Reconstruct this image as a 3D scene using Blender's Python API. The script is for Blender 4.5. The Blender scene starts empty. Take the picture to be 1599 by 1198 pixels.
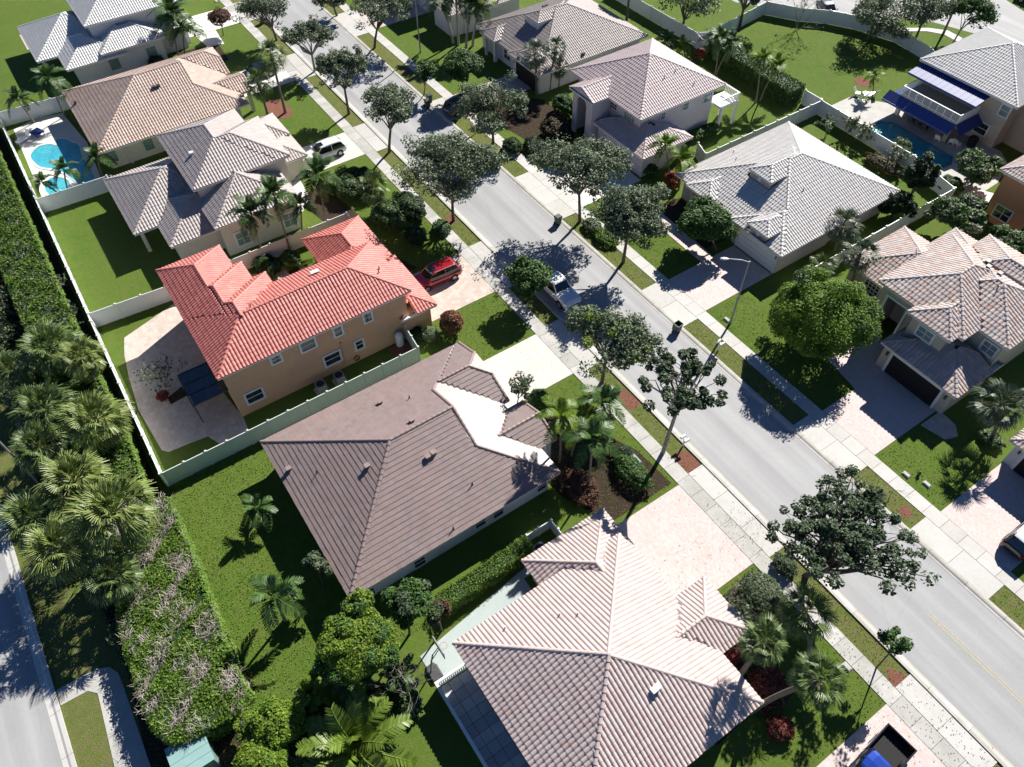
import bpy, bmesh, math, random
import numpy as np
from mathutils import Vector, Matrix

S = bpy.context.scene
COL = S.collection
R = math.radians

# ---------------------------------------------------------------- camera, sky, sun, exposure
cam_d = bpy.data.cameras.new('camera'); cam = bpy.data.objects.new('camera', cam_d); COL.objects.link(cam)
cam_d.sensor_width = 36; cam_d.sensor_fit = 'HORIZONTAL'; cam_d.lens = 1177.73 / 1599 * 36
cam_d.clip_start = 0.5; cam_d.clip_end = 6000
# world x runs along the street, world y across it, z up
right = Vector((0.56211791, 0.82701628, -0.00821717)); down = Vector((0.64396225, -0.44388845, -0.6231177))
fwd = Vector((-0.51897599, 0.34497407, -0.78208491))
m = Matrix((right, -down, -fwd)).transposed().to_4x4(); m.translation = (0, 0, 50)
cam.matrix_world = m
S.camera = cam

SUN_EL, SUN_AZ = R(39.0), R(114.0)
sunv = Vector((math.cos(SUN_EL) * math.cos(SUN_AZ), math.cos(SUN_EL) * math.sin(SUN_AZ), math.sin(SUN_EL)))
world = bpy.data.worlds.new('World'); S.world = world; world.use_nodes = True
wn = world.node_tree; bgn = wn.nodes['Background']; bgn.inputs[1].default_value = 0.05
sky = wn.nodes.new('ShaderNodeTexSky'); sky.sky_type = 'NISHITA'; sky.sun_disc = False
sky.sun_elevation = SUN_EL; sky.sun_rotation = math.atan2(sunv.x, sunv.y) % (2 * math.pi)
sky.air_density = 0.72; sky.dust_density = 0.0; sky.ozone_density = 10.0
wn.links.new(sky.outputs[0], bgn.inputs[0])
sl = bpy.data.lights.new('sun', 'SUN'); sl.energy = 5.0; sl.angle = R(0.5); sl.color = (1.0, 0.955, 0.88)
sun = bpy.data.objects.new('sun', sl); COL.objects.link(sun); sun.location = sunv * 200
sun.rotation_euler = sunv.to_track_quat('Z', 'Y').to_euler()
S.render.engine = 'CYCLES'
vs = S.view_settings; vs.view_transform = 'Standard'; vs.look = 'None'; vs.exposure = 0.92; vs.gamma = 1.0
vs.use_curve_mapping = False
S.cycles.max_bounces = 5; S.cycles.diffuse_bounces = 2

# ---------------------------------------------------------------- object helpers
def tag(o, label=None, cat=None, group=None, kind=None):
    if label: o['label'] = label
    if cat: o['category'] = cat
    if group: o['group'] = group
    if kind: o['kind'] = kind
    return o

def empty(name, loc=(0, 0, 0), rz=0.0, label=None, cat=None, group=None):
    o = bpy.data.objects.new(name, None); COL.objects.link(o)
    o.location = (loc[0], loc[1], loc[2] if len(loc) > 2 else 0); o.rotation_euler = (0, 0, rz)
    o.empty_display_size = 0.3
    return tag(o, label, cat, group)

class MB:
    """collects polygons, then links them as ONE mesh object"""
    def __init__(s): s.v = []; s.n = 0; s.q = []; s.t = []; s.qr = []; s.tr = []; s.ng = []; s.ngr = []; s.qm = []; s.tm = []; s.ngm = []
    def add(s, V, Q=None, T=None, r=0.5, m=0):
        V = np.asarray(V, float).reshape(-1, 3)
        if Q is not None and len(Q):
            Q = np.asarray(Q, int).reshape(-1, 4) + s.n; s.q.append(Q); s.qm.append(np.full(len(Q), m))
            s.qr.append(np.broadcast_to(np.asarray(r, float), (len(Q),)) if np.ndim(r) == 0 or len(np.atleast_1d(r)) == len(Q) else np.full(len(Q), .5))
        if T is not None and len(T):
            T = np.asarray(T, int).reshape(-1, 3) + s.n; s.t.append(T); s.tm.append(np.full(len(T), m))
            s.tr.append(np.broadcast_to(np.asarray(r, float), (len(T),)) if np.ndim(r) == 0 or len(np.atleast_1d(r)) == len(T) else np.full(len(T), .5))
        s.v.append(V); s.n += len(V); return s
    def poly(s, pts, r=0.5, m=0):
        s.ng.append(np.arange(len(pts)) + s.n); s.ngr.append(r); s.ngm.append(m); s.v.append(np.asarray(pts, float)); s.n += len(pts); return s
    def box(s, x0, x1, y0, y1, z0, z1, r=0.5, m=0):
        V = [(x, y, z) for z in (z0, z1) for y in (y0, y1) for x in (x0, x1)]
        return s.add(V, [(0, 2, 3, 1), (4, 5, 7, 6), (0, 1, 5, 4), (2, 6, 7, 3), (0, 4, 6, 2), (1, 3, 7, 5)], r=r, m=m)
    def obox(s, c, ex, ey, ez, hx, hy, hz, r=0.5, m=0):
        c = np.array(c, float); ex, ey, ez = (np.array(a, float) for a in (ex, ey, ez))
        V = [c + sx * hx * ex + sy * hy * ey + sz * hz * ez for sz in (-1, 1) for sy in (-1, 1) for sx in (-1, 1)]
        return s.add(V, [(0, 2, 3, 1), (4, 5, 7, 6), (0, 1, 5, 4), (2, 6, 7, 3), (0, 4, 6, 2), (1, 3, 7, 5)], r=r, m=m)
    def prism(s, pts, z0, z1, r=0.5, m=0, bottom=True):
        n = len(pts)
        a = sum(pts[i][0] * pts[(i + 1) % n][1] - pts[(i + 1) % n][0] * pts[i][1] for i in range(n))
        if a < 0: pts = pts[::-1]
        s.poly([(p[0], p[1], z1) for p in pts], r, m)
        if bottom: s.poly([(p[0], p[1], z0) for p in pts[::-1]], r, m)
        for i in range(n):
            p, q = pts[i], pts[(i + 1) % n]
            s.add([(p[0], p[1], z0), (q[0], q[1], z0), (q[0], q[1], z1), (p[0], p[1], z1)], [(0, 1, 2, 3)], r=r, m=m)
        return s
    def tube(s, pts, rad, k=7, r=0.5, m=0, cap=True):
        P = np.array(pts, float); n = len(P); rad = np.broadcast_to(np.asarray(rad, float), (n,))
        T = np.gradient(P, axis=0); T /= np.linalg.norm(T, axis=1)[:, None] + 1e-9
        ref = np.array((0, 0, 1.)) if abs(T[0][2]) < .9 else np.array((1., 0, 0))
        A = np.cross(T, ref); A /= np.linalg.norm(A, axis=1)[:, None] + 1e-9; B = np.cross(T, A)
        th = np.arange(k) * 2 * math.pi / k
        V = P[:, None] + rad[:, None, None] * (np.cos(th)[None, :, None] * A[:, None] + np.sin(th)[None, :, None] * B[:, None])
        i, j = np.meshgrid(np.arange(n - 1), np.arange(k), indexing='ij'); i = i.ravel(); j = j.ravel(); j2 = (j + 1) % k
        Q = np.stack([i * k + j, (i + 1) * k + j, (i + 1) * k + j2, i * k + j2], 1)
        s.add(V.reshape(-1, 3), Q, r=r, m=m)
        if cap: s.poly(V[-1][::-1], r, m); s.poly(V[0], r, m)
        return s
    def cyl(s, x, y, z0, z1, r0, r1=None, k=16, r=0.5, m=0):
        return s.tube([(x, y, z0), (x, y, z1)], [r0, r1 if r1 is not None else r0], k, r, m)
    def mesh(s, name, mats, smooth=False):
        me = bpy.data.meshes.new(name)
        if s.n == 0: return me
        V = np.concatenate(s.v); parts = []; tot = []; rr = []; mm = []
        if s.q: Q = np.concatenate(s.q); parts.append(Q.ravel()); tot.append(np.full(len(Q), 4)); rr += s.qr; mm += s.qm
        if s.t: T = np.concatenate(s.t); parts.append(T.ravel()); tot.append(np.full(len(T), 3)); rr += s.tr; mm += s.tm
        if s.ng: parts.append(np.concatenate(s.ng)); tot.append(np.array([len(a) for a in s.ng])); rr.append(np.array(s.ngr, float)); mm.append(np.array(s.ngm))
        L = np.concatenate(parts); tot = np.concatenate(tot); st = np.concatenate([[0], np.cumsum(tot)[:-1]])
        me.vertices.add(len(V)); me.vertices.foreach_set('co', V.ravel().astype('f'))
        me.loops.add(len(L)); me.loops.foreach_set('vertex_index', L.astype('i'))
        me.polygons.add(len(tot)); me.polygons.foreach_set('loop_start', st.astype('i')); me.polygons.foreach_set('loop_total', tot.astype('i'))
        mats = mats if isinstance(mats, (list, tuple)) else [mats]
        for a in mats: me.materials.append(a)
        if len(mats) > 1: me.polygons.foreach_set('material_index', np.concatenate(mm).astype('i'))
        at = me.attributes.new('rnd', 'FLOAT', 'FACE'); at.data.foreach_set('value', np.concatenate(rr).astype('f'))
        me.update(calc_edges=True); me.validate()
        me.polygons.foreach_set('use_smooth', np.full(len(tot), bool(smooth)))
        return me
    def build(s, name, mats, parent=None, smooth=False, loc=None, label=None, cat=None, group=None, kind=None):
        o = bpy.data.objects.new(name, s.mesh(name, mats, smooth)); COL.objects.link(o)
        if parent: o.parent = parent
        if loc is not None: o.location = loc
        return tag(o, label, cat, group, kind)

def link(name, me, parent=None, loc=(0, 0, 0), rot=(0, 0, 0), sc=(1, 1, 1)):
    o = bpy.data.objects.new(name, me); COL.objects.link(o); o.parent = parent
    o.location = loc; o.rotation_euler = rot; o.scale = sc if hasattr(sc, '__len__') else (sc,) * 3
    return o

def copy_tree(o, parent=None):
    c = o.copy(); COL.objects.link(c); c.parent = parent
    for ch in list(o.children): copy_tree(ch, c)
    return c

# ---------------------------------------------------------------- materials
def mat(name, cols, rough=0.7, spec=0.5, noise=None, bump=None, metal=0.0, coat=0.0, tl=0.0, attr=True, extra=None):
    """cols: list of colours picked by the per-face 'rnd' value (pieces of one kind differ a little);
    noise=(scale, amount, colour2); bump=(scale, strength)"""
    M = bpy.data.materials.new(name); M.use_nodes = True; nt = M.node_tree; N = nt.nodes; Lk = nt.links
    b = N['Principled BSDF']; b.inputs['Roughness'].default_value = rough; b.inputs['Metallic'].default_value = metal
    b.inputs['Specular IOR Level'].default_value = spec
    if coat: b.inputs['Coat Weight'].default_value = coat; b.inputs['Coat Roughness'].default_value = 0.06
    tc = N.new('ShaderNodeTexCoord'); geo = N.new('ShaderNodeNewGeometry')
    if not isinstance(cols, list): cols = [cols]
    if len(cols) == 1:
        rgb = N.new('ShaderNodeRGB'); rgb.outputs[0].default_value = (*cols[0], 1); out = rgb.outputs[0]
    else:
        a = N.new('ShaderNodeAttribute'); a.attribute_name = 'rnd'
        rp = N.new('ShaderNodeValToRGB'); e = rp.color_ramp.elements
        while len(e) < len(cols): e.new(0.5)
        for i, c in enumerate(cols): e[i].position = i / (len(cols) - 1); e[i].color = (*c, 1)
        Lk.new(a.outputs['Fac'], rp.inputs[0]); out = rp.outputs[0]
    if noise:
        nl = noise if isinstance(noise, list) else [noise]
        for (sc, am, c2) in nl:
            nz = N.new('ShaderNodeTexNoise'); nz.inputs['Scale'].default_value = sc; nz.inputs['Detail'].default_value = 5
            nz.inputs['Roughness'].default_value = 0.62
            Lk.new(geo.outputs['Position'], nz.inputs['Vector'])
            mr = N.new('ShaderNodeMapRange'); mr.inputs[1].default_value = 0.38; mr.inputs[2].default_value = 0.68
            mr.inputs[3].default_value = 0; mr.inputs[4].default_value = am; Lk.new(nz.outputs[0], mr.inputs[0])
            mx = N.new('ShaderNodeMix'); mx.data_type = 'RGBA'; Lk.new(mr.outputs[0], mx.inputs[0]); Lk.new(out, mx.inputs[6]); mx.inputs[7].default_value = (*c2, 1)
            out = mx.outputs[2]
    if extra: out = extra(N, Lk, geo, out)
    Lk.new(out, b.inputs['Base Color'])
    if bump:
        nz = N.new('ShaderNodeTexNoise'); nz.inputs['Scale'].default_value = bump[0]; nz.inputs['Detail'].default_value = 4
        Lk.new(geo.outputs['Position'], nz.inputs['Vector'])
        bp = N.new('ShaderNodeBump'); bp.inputs['Strength'].default_value = bump[1]; bp.inputs['Distance'].default_value = bump[2] if len(bump) > 2 else 0.03
        Lk.new(nz.outputs[0], bp.inputs['Height']); Lk.new(bp.outputs[0], b.inputs['Normal'])
    if tl:
        tr = N.new('ShaderNodeBsdfTranslucent'); Lk.new(out, tr.inputs[0]); ms = N.new('ShaderNodeMixShader'); ms.inputs[0].default_value = tl
        Lk.new(b.outputs[0], ms.inputs[1]); Lk.new(tr.outputs[0], ms.inputs[2]); Lk.new(ms.outputs[0], N['Material Output'].inputs[0])
    return M

def road_extra(N, Lk, geo, out):
    mp = N.new('ShaderNodeMapping'); mp.inputs['Scale'].default_value = (0.03, 0.9, 1); Lk.new(geo.outputs['Position'], mp.inputs[0])
    nz = N.new('ShaderNodeTexNoise'); nz.inputs['Scale'].default_value = 1.0; nz.inputs['Detail'].default_value = 6; Lk.new(mp.outputs[0], nz.inputs['Vector'])
    mr = N.new('ShaderNodeMapRange'); mr.inputs[1].default_value = .35; mr.inputs[2].default_value = .7; mr.inputs[3].default_value = .86; mr.inputs[4].default_value = 1.12; Lk.new(nz.outputs[0], mr.inputs[0])
    vo = N.new('ShaderNodeTexVoronoi'); vo.feature = 'DISTANCE_TO_EDGE'; vo.inputs['Scale'].default_value = .11; 
    wz = N.new('ShaderNodeTexNoise'); wz.inputs['Scale'].default_value = .8; Lk.new(geo.outputs['Position'], wz.inputs['Vector'])
    ad = N.new('ShaderNodeMix'); ad.data_type = 'RGBA'; ad.inputs[0].default_value = .92; Lk.new(wz.outputs['Color'], ad.inputs[6]); Lk.new(geo.outputs['Position'], ad.inputs[7]); Lk.new(ad.outputs[2], vo.inputs['Vector'])
    cr = N.new('ShaderNodeMapRange'); cr.inputs[1].default_value = 0; cr.inputs[2].default_value = .006; cr.inputs[3].default_value = .95; cr.inputs[4].default_value = 1; Lk.new(vo.outputs['Distance'], cr.inputs[0])
    mu = N.new('ShaderNodeMath'); mu.operation = 'MULTIPLY'; Lk.new(mr.outputs[0], mu.inputs[0]); Lk.new(cr.outputs[0], mu.inputs[1])
    mx = N.new('ShaderNodeMix'); mx.data_type = 'RGBA'; mx.blend_type = 'MULTIPLY'; mx.inputs[0].default_value = 1; Lk.new(out, mx.inputs[6]); Lk.new(mu.outputs[0], mx.inputs[7]); return mx.outputs[2]

def brick_extra(c1, c2, mortar, w=0.22, h=0.11, rot=0.0):
    def f(N, Lk, geo, out):
        mp = N.new('ShaderNodeMapping'); mp.inputs['Rotation'].default_value = (0, 0, rot); Lk.new(geo.outputs['Position'], mp.inputs[0])
        br = N.new('ShaderNodeTexBrick'); br.inputs['Scale'].default_value = 1; br.inputs['Brick Width'].default_value = w; br.inputs['Row Height'].default_value = h
        br.inputs['Mortar Size'].default_value = 0.006; br.inputs['Bias'].default_value = -0.1
        br.inputs['Color1'].default_value = (*c1, 1); br.inputs['Color2'].default_value = (*c2, 1); br.inputs['Mortar'].default_value = (*mortar, 1)
        Lk.new(mp.outputs[0], br.inputs['Vector'])
        mx = N.new('ShaderNodeMix'); mx.data_type = 'RGBA'; mx.blend_type = 'MULTIPLY'; mx.inputs[0].default_value = 1
        Lk.new(out, mx.inputs[6]); Lk.new(br.outputs[0], mx.inputs[7]); return mx.outputs[2]
    return f

M = {}
M['grass'] = mat('grass', (0.115, 0.230, 0.020), 0.9, 0.15, [(0.07, .6, (0.20, 0.245, 0.045)), (0.16, .7, (0.075, 0.180, 0.014)), (0.7, .7, (0.185, 0.215, 0.050)), (1.9, .45, (0.235, 0.205, 0.085)), (3.0, .5, (0.095, 0.175, 0.020)), (22, .75, (0.045, 0.095, 0.010))], (26, 1.0, .12))
M['dry_grass'] = mat('dry_grass', (0.17, 0.205, 0.050), 0.92, 0.1, [(0.4, .7, (0.115, 0.20, 0.028)), (1.6, .8, (0.26, 0.215, 0.115)), (22, .7, (0.07, 0.095, 0.024))], (26, 1.0, .12))
M['soil'] = mat('soil', (0.055, 0.038, 0.026), 0.95, .1, [(3, .6, (0.10, 0.075, 0.05)), (18, .6, (0.025, 0.02, 0.015))], (20, 1.0, .1))
M['mulch'] = mat('mulch', (0.22, 0.085, 0.06), 0.95, .1, [(5, .6, (0.12, 0.05, 0.035)), (22, .7, (0.33, 0.17, 0.13))], (25, 1.0, .1))
M['asphalt'] = mat('asphalt', (0.345, 0.348, 0.352), 0.78, .4, [(0.12, .5, (0.28, 0.285, 0.29)), (0.7, .45, (0.36, 0.365, 0.37)), (5, .3, (0.26, 0.26, 0.265)), (45, .45, (0.36, 0.36, 0.36)), (0.35, .35, (0.26, 0.26, 0.26))], (60, .5, .01), extra=road_extra)
M['concrete'] = mat('concrete', [(0.44, 0.43, 0.40), (0.52, 0.51, 0.485), (0.47, 0.465, 0.445)], 0.75, .4, [(0.45, .45, (0.36, 0.345, 0.315)), (3, .35, (0.56, 0.55, 0.53)), (20, .25, (0.36, 0.35, 0.32))], (40, .4, .01))
M['old_concrete'] = mat('old_concrete', [(0.36, 0.36, 0.335), (0.42, 0.415, 0.39), (0.49, 0.48, 0.46)], 0.8, .4, [(0.8, .6, (0.24, 0.235, 0.21)), (12, .4, (0.50, 0.49, 0.46))], (40, .4, .01))
M['kerb'] = mat('kerb', [(0.40, 0.385, 0.35), (0.48, 0.465, 0.43)], 0.8, .4, [(0.9, .6, (0.27, 0.25, 0.215)), (9, .4, (0.52, 0.50, 0.46))], (40, .4, .01))
M['gutter'] = mat('gutter', (0.33, 0.325, 0.31), 0.8, .4, [(0.5, .6, (0.20, 0.18, 0.15)), (6, .4, (0.40, 0.39, 0.37))], (40, .4, .01))
M['pink_paver'] = mat('pink_paver', (1, 1, 1), 0.75, .4, [(0.7, .55, (1.0, 0.86, 0.82)), (4, .4, (0.86, 0.80, 0.79))], (50, .5, .01), extra=brick_extra((0.54, 0.45, 0.43), (0.60, 0.545, 0.53), (0.42, 0.36, 0.34)))
M['pale_paver'] = mat('pale_paver', (1, 1, 1), 0.75, .4, [(0.5, .5, (0.93, 0.90, 0.86)), (4, .4, (0.85, 0.82, 0.80))], (50, .5, .01), extra=brick_extra((0.56, 0.52, 0.48), (0.64, 0.61, 0.57), (0.44, 0.41, 0.38), rot=0.785))
M['tan_paver'] = mat('tan_paver', (1, 1, 1), 0.8, .4, [(0.7, .5, (0.90, 0.84, 0.80)), (6, .5, (0.75, 0.70, 0.68))], (50, .5, .01), extra=brick_extra((0.50, 0.42, 0.37), (0.60, 0.54, 0.49), (0.36, 0.32, 0.29), .4, .4))
M['grey_slab'] = mat('grey_slab', (0.36, 0.42, 0.41), 0.8, .4, [(0.6, .5, (0.44, 0.49, 0.475)), (5, .35, (0.31, 0.36, 0.35))], (40, .4, .01))
M['white_deck'] = mat('white_deck', (0.62, 0.60, 0.56), 0.8, .4, [(1, .5, (0.54, 0.52, 0.48)), (7, .3, (0.68, 0.66, 0.63))], (40, .4, .01))
M['shade_tile'] = mat('shade_tile', [(0.50, 0.52, 0.53), (0.60, 0.61, 0.61), (0.44, 0.46, 0.48)], 0.4, .5, (2, .3, (0.30, 0.32, 0.33)))
M['joint'] = mat('joint', (0.10, 0.095, 0.085), 0.95, .2)
M['yellow_paint'] = mat('yellow_paint', (0.46, 0.39, 0.22), 0.7, .4, [(5, .9, (0.29, 0.285, 0.27)), (1.2, .5, (0.30, 0.29, 0.27))])
M['pool_water'] = mat('pool_water', (0.03, 0.30, 0.40), 0.06, .6, [(0.35, .9, (0.09, 0.46, 0.52)), (3.0, .6, (0.015, 0.20, 0.30)), (9, .35, (0.2, 0.6, 0.65))], (3.5, .25, .1))
M['deep_water'] = mat('deep_water', (0.012, 0.20, 0.27), 0.06, .6, [(0.8, .6, (0.02, 0.30, 0.36)), (3.0, .5, (0.01, 0.15, 0.22))], (3.5, .25, .1))
M['pool_tile'] = mat('pool_tile', (0.04, 0.10, 0.14), 0.4)
M['vinyl'] = mat('vinyl', (0.74, 0.76, 0.76), 0.45, .5, (1.2, .35, (0.66, 0.69, 0.66)))
M['vinyl_green'] = mat('vinyl_green', [(0.60, 0.67, 0.62), (0.66, 0.71, 0.66)], 0.5, .5, [(1.0, .5, (0.55, 0.62, 0.54)), (6, .25, (0.70, 0.73, 0.70))])
M['white'] = mat('white', (0.78, 0.78, 0.77), 0.5, .5, (2, .3, (0.70, 0.70, 0.68)))
M['trim'] = mat('trim', (0.70, 0.70, 0.68), 0.5, .5, (2, .3, (0.62, 0.62, 0.60)))
M['glass'] = mat('glass', (0.016, 0.021, 0.026), 0.05, 1.0, (0.7, .6, (0.05, 0.06, 0.07)))
M['shaded_glass'] = mat('shaded_glass', (0.19, 0.27, 0.26), 0.12, 0.8, (0.9, .5, (0.13, 0.20, 0.20)))
M['dark'] = mat('dark', (0.012, 0.012, 0.013), 0.7, .3)
M['dark_metal'] = mat('dark_metal', (0.05, 0.052, 0.055), 0.5, .5, (4, .4, (0.08, 0.08, 0.08)))
M['grey_metal'] = mat('grey_metal', (0.34, 0.35, 0.36), 0.45, .5, (3, .4, (0.26, 0.27, 0.27)), metal=.3)
M['pole'] = mat('pole', (0.30, 0.31, 0.29), 0.6, .5, (2, .5, (0.20, 0.21, 0.19)))
M['galv'] = mat('galv', (0.55, 0.56, 0.56), 0.4, .5, (3, .4, (0.45, 0.46, 0.46)), metal=.4)
M['bark'] = mat('bark', (0.13, 0.105, 0.085), 0.9, .2, [(3, .6, (0.20, 0.175, 0.15)), (14, .6, (0.07, 0.055, 0.045))], (14, 1, .06))
M['pale_bark'] = mat('pale_bark', (0.36, 0.33, 0.28), 0.85, .2, [(3, .6, (0.25, 0.22, 0.18)), (14, .5, (0.16, 0.14, 0.12))], (14, 1, .05))
M['twig'] = mat('twig', [(0.38, 0.34, 0.30), (0.56, 0.50, 0.45), (0.30, 0.25, 0.21)], 0.85, .2)
M['palm_trunk'] = mat('palm_trunk', (0.22, 0.18, 0.14), 0.9, .2, [(2, .6, (0.30, 0.26, 0.21)), (16, .6, (0.10, 0.08, 0.06))], (18, 1, .05))
M['royal_trunk'] = mat('royal_trunk', (0.45, 0.43, 0.38), 0.8, .3, [(2, .5, (0.34, 0.32, 0.28)), (12, .3, (0.24, 0.23, 0.20))], (12, .6, .03))
def leafmat(n, a, b, c, rough=.5, tl=.25): M[n] = mat(n, [a, b, c], rough + .08, .35, (0.5, .35, b), tl=tl)
leafmat('leaf_oak', (0.048, 0.074, 0.034), (0.110, 0.152, 0.078), (0.225, 0.265, 0.165), .42, .3)
leafmat('leaf_green', (0.022, 0.055, 0.012), (0.045, 0.110, 0.018), (0.085, 0.175, 0.028), .5)
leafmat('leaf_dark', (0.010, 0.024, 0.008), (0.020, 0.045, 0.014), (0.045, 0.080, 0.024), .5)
leafmat('leaf_bright', (0.060, 0.130, 0.010), (0.120, 0.220, 0.014), (0.190, 0.290, 0.022), .55, .3)
leafmat('leaf_yellow', (0.060, 0.115, 0.012), (0.140, 0.225, 0.018), (0.250, 0.330, 0.030), .55, .3)
leafmat('leaf_pale', (0.055, 0.090, 0.035), (0.125, 0.165, 0.075), (0.300, 0.330, 0.210), .5, .2)
leafmat('leaf_hedge', (0.045, 0.100, 0.010), (0.110, 0.200, 0.020), (0.200, 0.300, 0.045), .5, .3)
leafmat('leaf_clump', (0.028, 0.048, 0.022), (0.060, 0.095, 0.042), (0.115, 0.155, 0.078), .5, .2)
leafmat('leaf_red', (0.10, 0.022, 0.018), (0.24, 0.035, 0.025), (0.36, 0.07, 0.03), .5)
leafmat('leaf_maroon', (0.055, 0.026, 0.018), (0.12, 0.050, 0.032), (0.20, 0.11, 0.06), .6)
leafmat('leaf_orange', (0.30, 0.06, 0.015), (0.45, 0.13, 0.02), (0.26, 0.22, 0.03), .5)
leafmat('tuft', (0.075, 0.15, 0.014), (0.13, 0.215, 0.024), (0.20, 0.26, 0.05), .6, .3)
leafmat('palm_green', (0.022, 0.055, 0.012), (0.050, 0.105, 0.022), (0.100, 0.170, 0.040), .38, .2)
leafmat('palm_yellow', (0.055, 0.105, 0.010), (0.115, 0.190, 0.016), (0.210, 0.290, 0.032), .42, .3)
leafmat('sabal_green', (0.032, 0.068, 0.016), (0.085, 0.135, 0.034), (0.200, 0.250, 0.085), .36, .15)
leafmat('sabal_grey', (0.035, 0.058, 0.030), (0.080, 0.115, 0.062), (0.170, 0.205, 0.130), .36, .15)
leafmat('sabal_lime', (0.055, 0.095, 0.018), (0.145, 0.195, 0.042), (0.290, 0.330, 0.110), .36, .15)
leafmat('cycad_green', (0.060, 0.110, 0.016), (0.115, 0.180, 0.022), (0.200, 0.260, 0.040), .35, .2)

# ---------------------------------------------------------------- houses: hip roof blocks covered with real tiles
rng = np.random.default_rng(7)
CAMM = np.array([list(right), list(down), list(fwd)])
def in_view(p, mx=1.02):
    """distance along the view axis and whether a point is inside the frame (to choose which tiles show largest)"""
    q = CAMM @ (np.array(p) - (0, 0, 50)); f = 1177.73
    return q[2], abs(q[0] / q[2] * f) < 799.5 * mx and abs(q[1] / q[2] * f) < 599 * mx

class Blk:
    def __init__(s, x0, x1, y0, y1, z0, axis='x', A='h', B='h', s_=0.42, ov=0.6, zw=0.0, wall=True, own=True):
        s.x0, s.x1, s.y0, s.y1, s.z0, s.axis, s.A, s.B, s.s, s.ov, s.zw, s.wall = x0, x1, y0, y1, z0, axis, A, B, s_, ov, zw, wall
        s.L, s.W = (x1 - x0, y1 - y0) if axis == 'x' else (y1 - y0, x1 - x0)
        s.h = s.W / 2
    def lim(s, e, d):
        d = np.asarray(d, float)
        if e == 'h': return d
        if e in ('g', 'n'): return np.full(d.shape, 99.)
        if e[0] == 'd': return np.where(d < e[1], d, 99.)
        if e[0] == 'j': return e[1] / s.s + d
    def w2(s, u, w, z):
        u, w, z = np.broadcast_arrays(*(np.asarray(a, float) for a in (u, w, z)))
        return np.stack([s.x0 + u, s.y0 + w, z], -1) if s.axis == 'x' else np.stack([s.x0 + w, s.y0 + u, z], -1)
    def H(s, x, y):
        u, w = (x - s.x0, y - s.y0) if s.axis == 'x' else (y - s.y0, x - s.x0)
        v = np.minimum(np.minimum(w, s.W - w), np.minimum(s.lim(s.A, u), s.lim(s.B, s.L - u)))
        return np.where((u >= 0) & (u <= s.L) & (w >= 0) & (w <= s.W), s.z0 + s.s * v, -99.)
    def planes(s):
        """(point function (t,v)->xyz, length, vmax(t), tmin)"""
        out = []
        ms = lambda t: np.minimum(s.h, np.minimum(s.lim(s.A, t), s.lim(s.B, s.L - t)))
        out.append((lambda t, v, o: s.w2(t, v, s.z0 + s.s * v + o), s.L, ms))
        out.append((lambda t, v, o: s.w2(s.L - t, s.W - v, s.z0 + s.s * v + o), s.L, lambda t: ms(s.L - t)))
        for e, fl in ((s.A, 0), (s.B, 1)):
            if e in ('g', 'n'): continue
            hj = e[1] if e[0] == 'j' else 0.0; r = e[1] if e[0] == 'd' else 99.
            def pf(t, v, o, fl=fl, hj=hj):
                return s.w2(s.L - v if fl else v, t if fl else s.W - t, s.z0 + hj + s.s * v + o)
            out.append((pf, s.W, lambda t, hj=hj, r=r: np.minimum(r, np.minimum(t, s.W - t) - hj / s.s)))
        return out
    def lines(s):
        """hip, ridge and rake lines, lowest point first"""
        Ls = []; ends = []
        P = lambda u, w, z: s.w2(u, w, z)
        for e, fl in ((s.A, 0), (s.B, 1)):
            U = (lambda d: s.L - d) if fl else (lambda d: d)
            for sd in (0, 1):
                Wf = (lambda w: s.W - w) if sd else (lambda w: w)
                if e == 'h': Ls.append((P(U(0), Wf(0), s.z0), P(U(s.h), Wf(s.h), s.z0 + s.s * s.h))); ue = s.h
                elif e == 'n': ue = 0
                elif e == 'g': Ls.append((P(U(.1), Wf(0), s.z0), P(U(.1), Wf(s.h), s.z0 + s.s * s.h))); ue = 0
                elif e[0] == 'd':
                    r = e[1]; Ls.append((P(U(0), Wf(0), s.z0), P(U(r), Wf(r), s.z0 + s.s * r)))
                    Ls.append((P(U(r), Wf(r), s.z0 + s.s * r), P(U(r), Wf(s.h), s.z0 + s.s * s.h))); ue = r
                else:
                    j = e[1] / s.s; Ls.append((P(U(.1), Wf(0), s.z0), P(U(.1), Wf(j), s.z0 + e[1])))
                    Ls.append((P(U(0), Wf(j), s.z0 + e[1]), P(U(s.h - j), Wf(s.h), s.z0 + s.s * s.h))); ue = s.h - j
            ends.append(U(ue))
        if ends[1] - ends[0] > .2: Ls.append((P(ends[0], s.h, s.z0 + s.s * s.h), P(ends[1], s.h, s.z0 + s.s * s.h)))
        return Ls

PROF = {'barrel': ([0, .14, .34, .55, .78, 1.0], [0.0, 0.004, .048, .062, .045, 0.0]),
        'flat': ([.012, .988], [.0, .0])}

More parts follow.
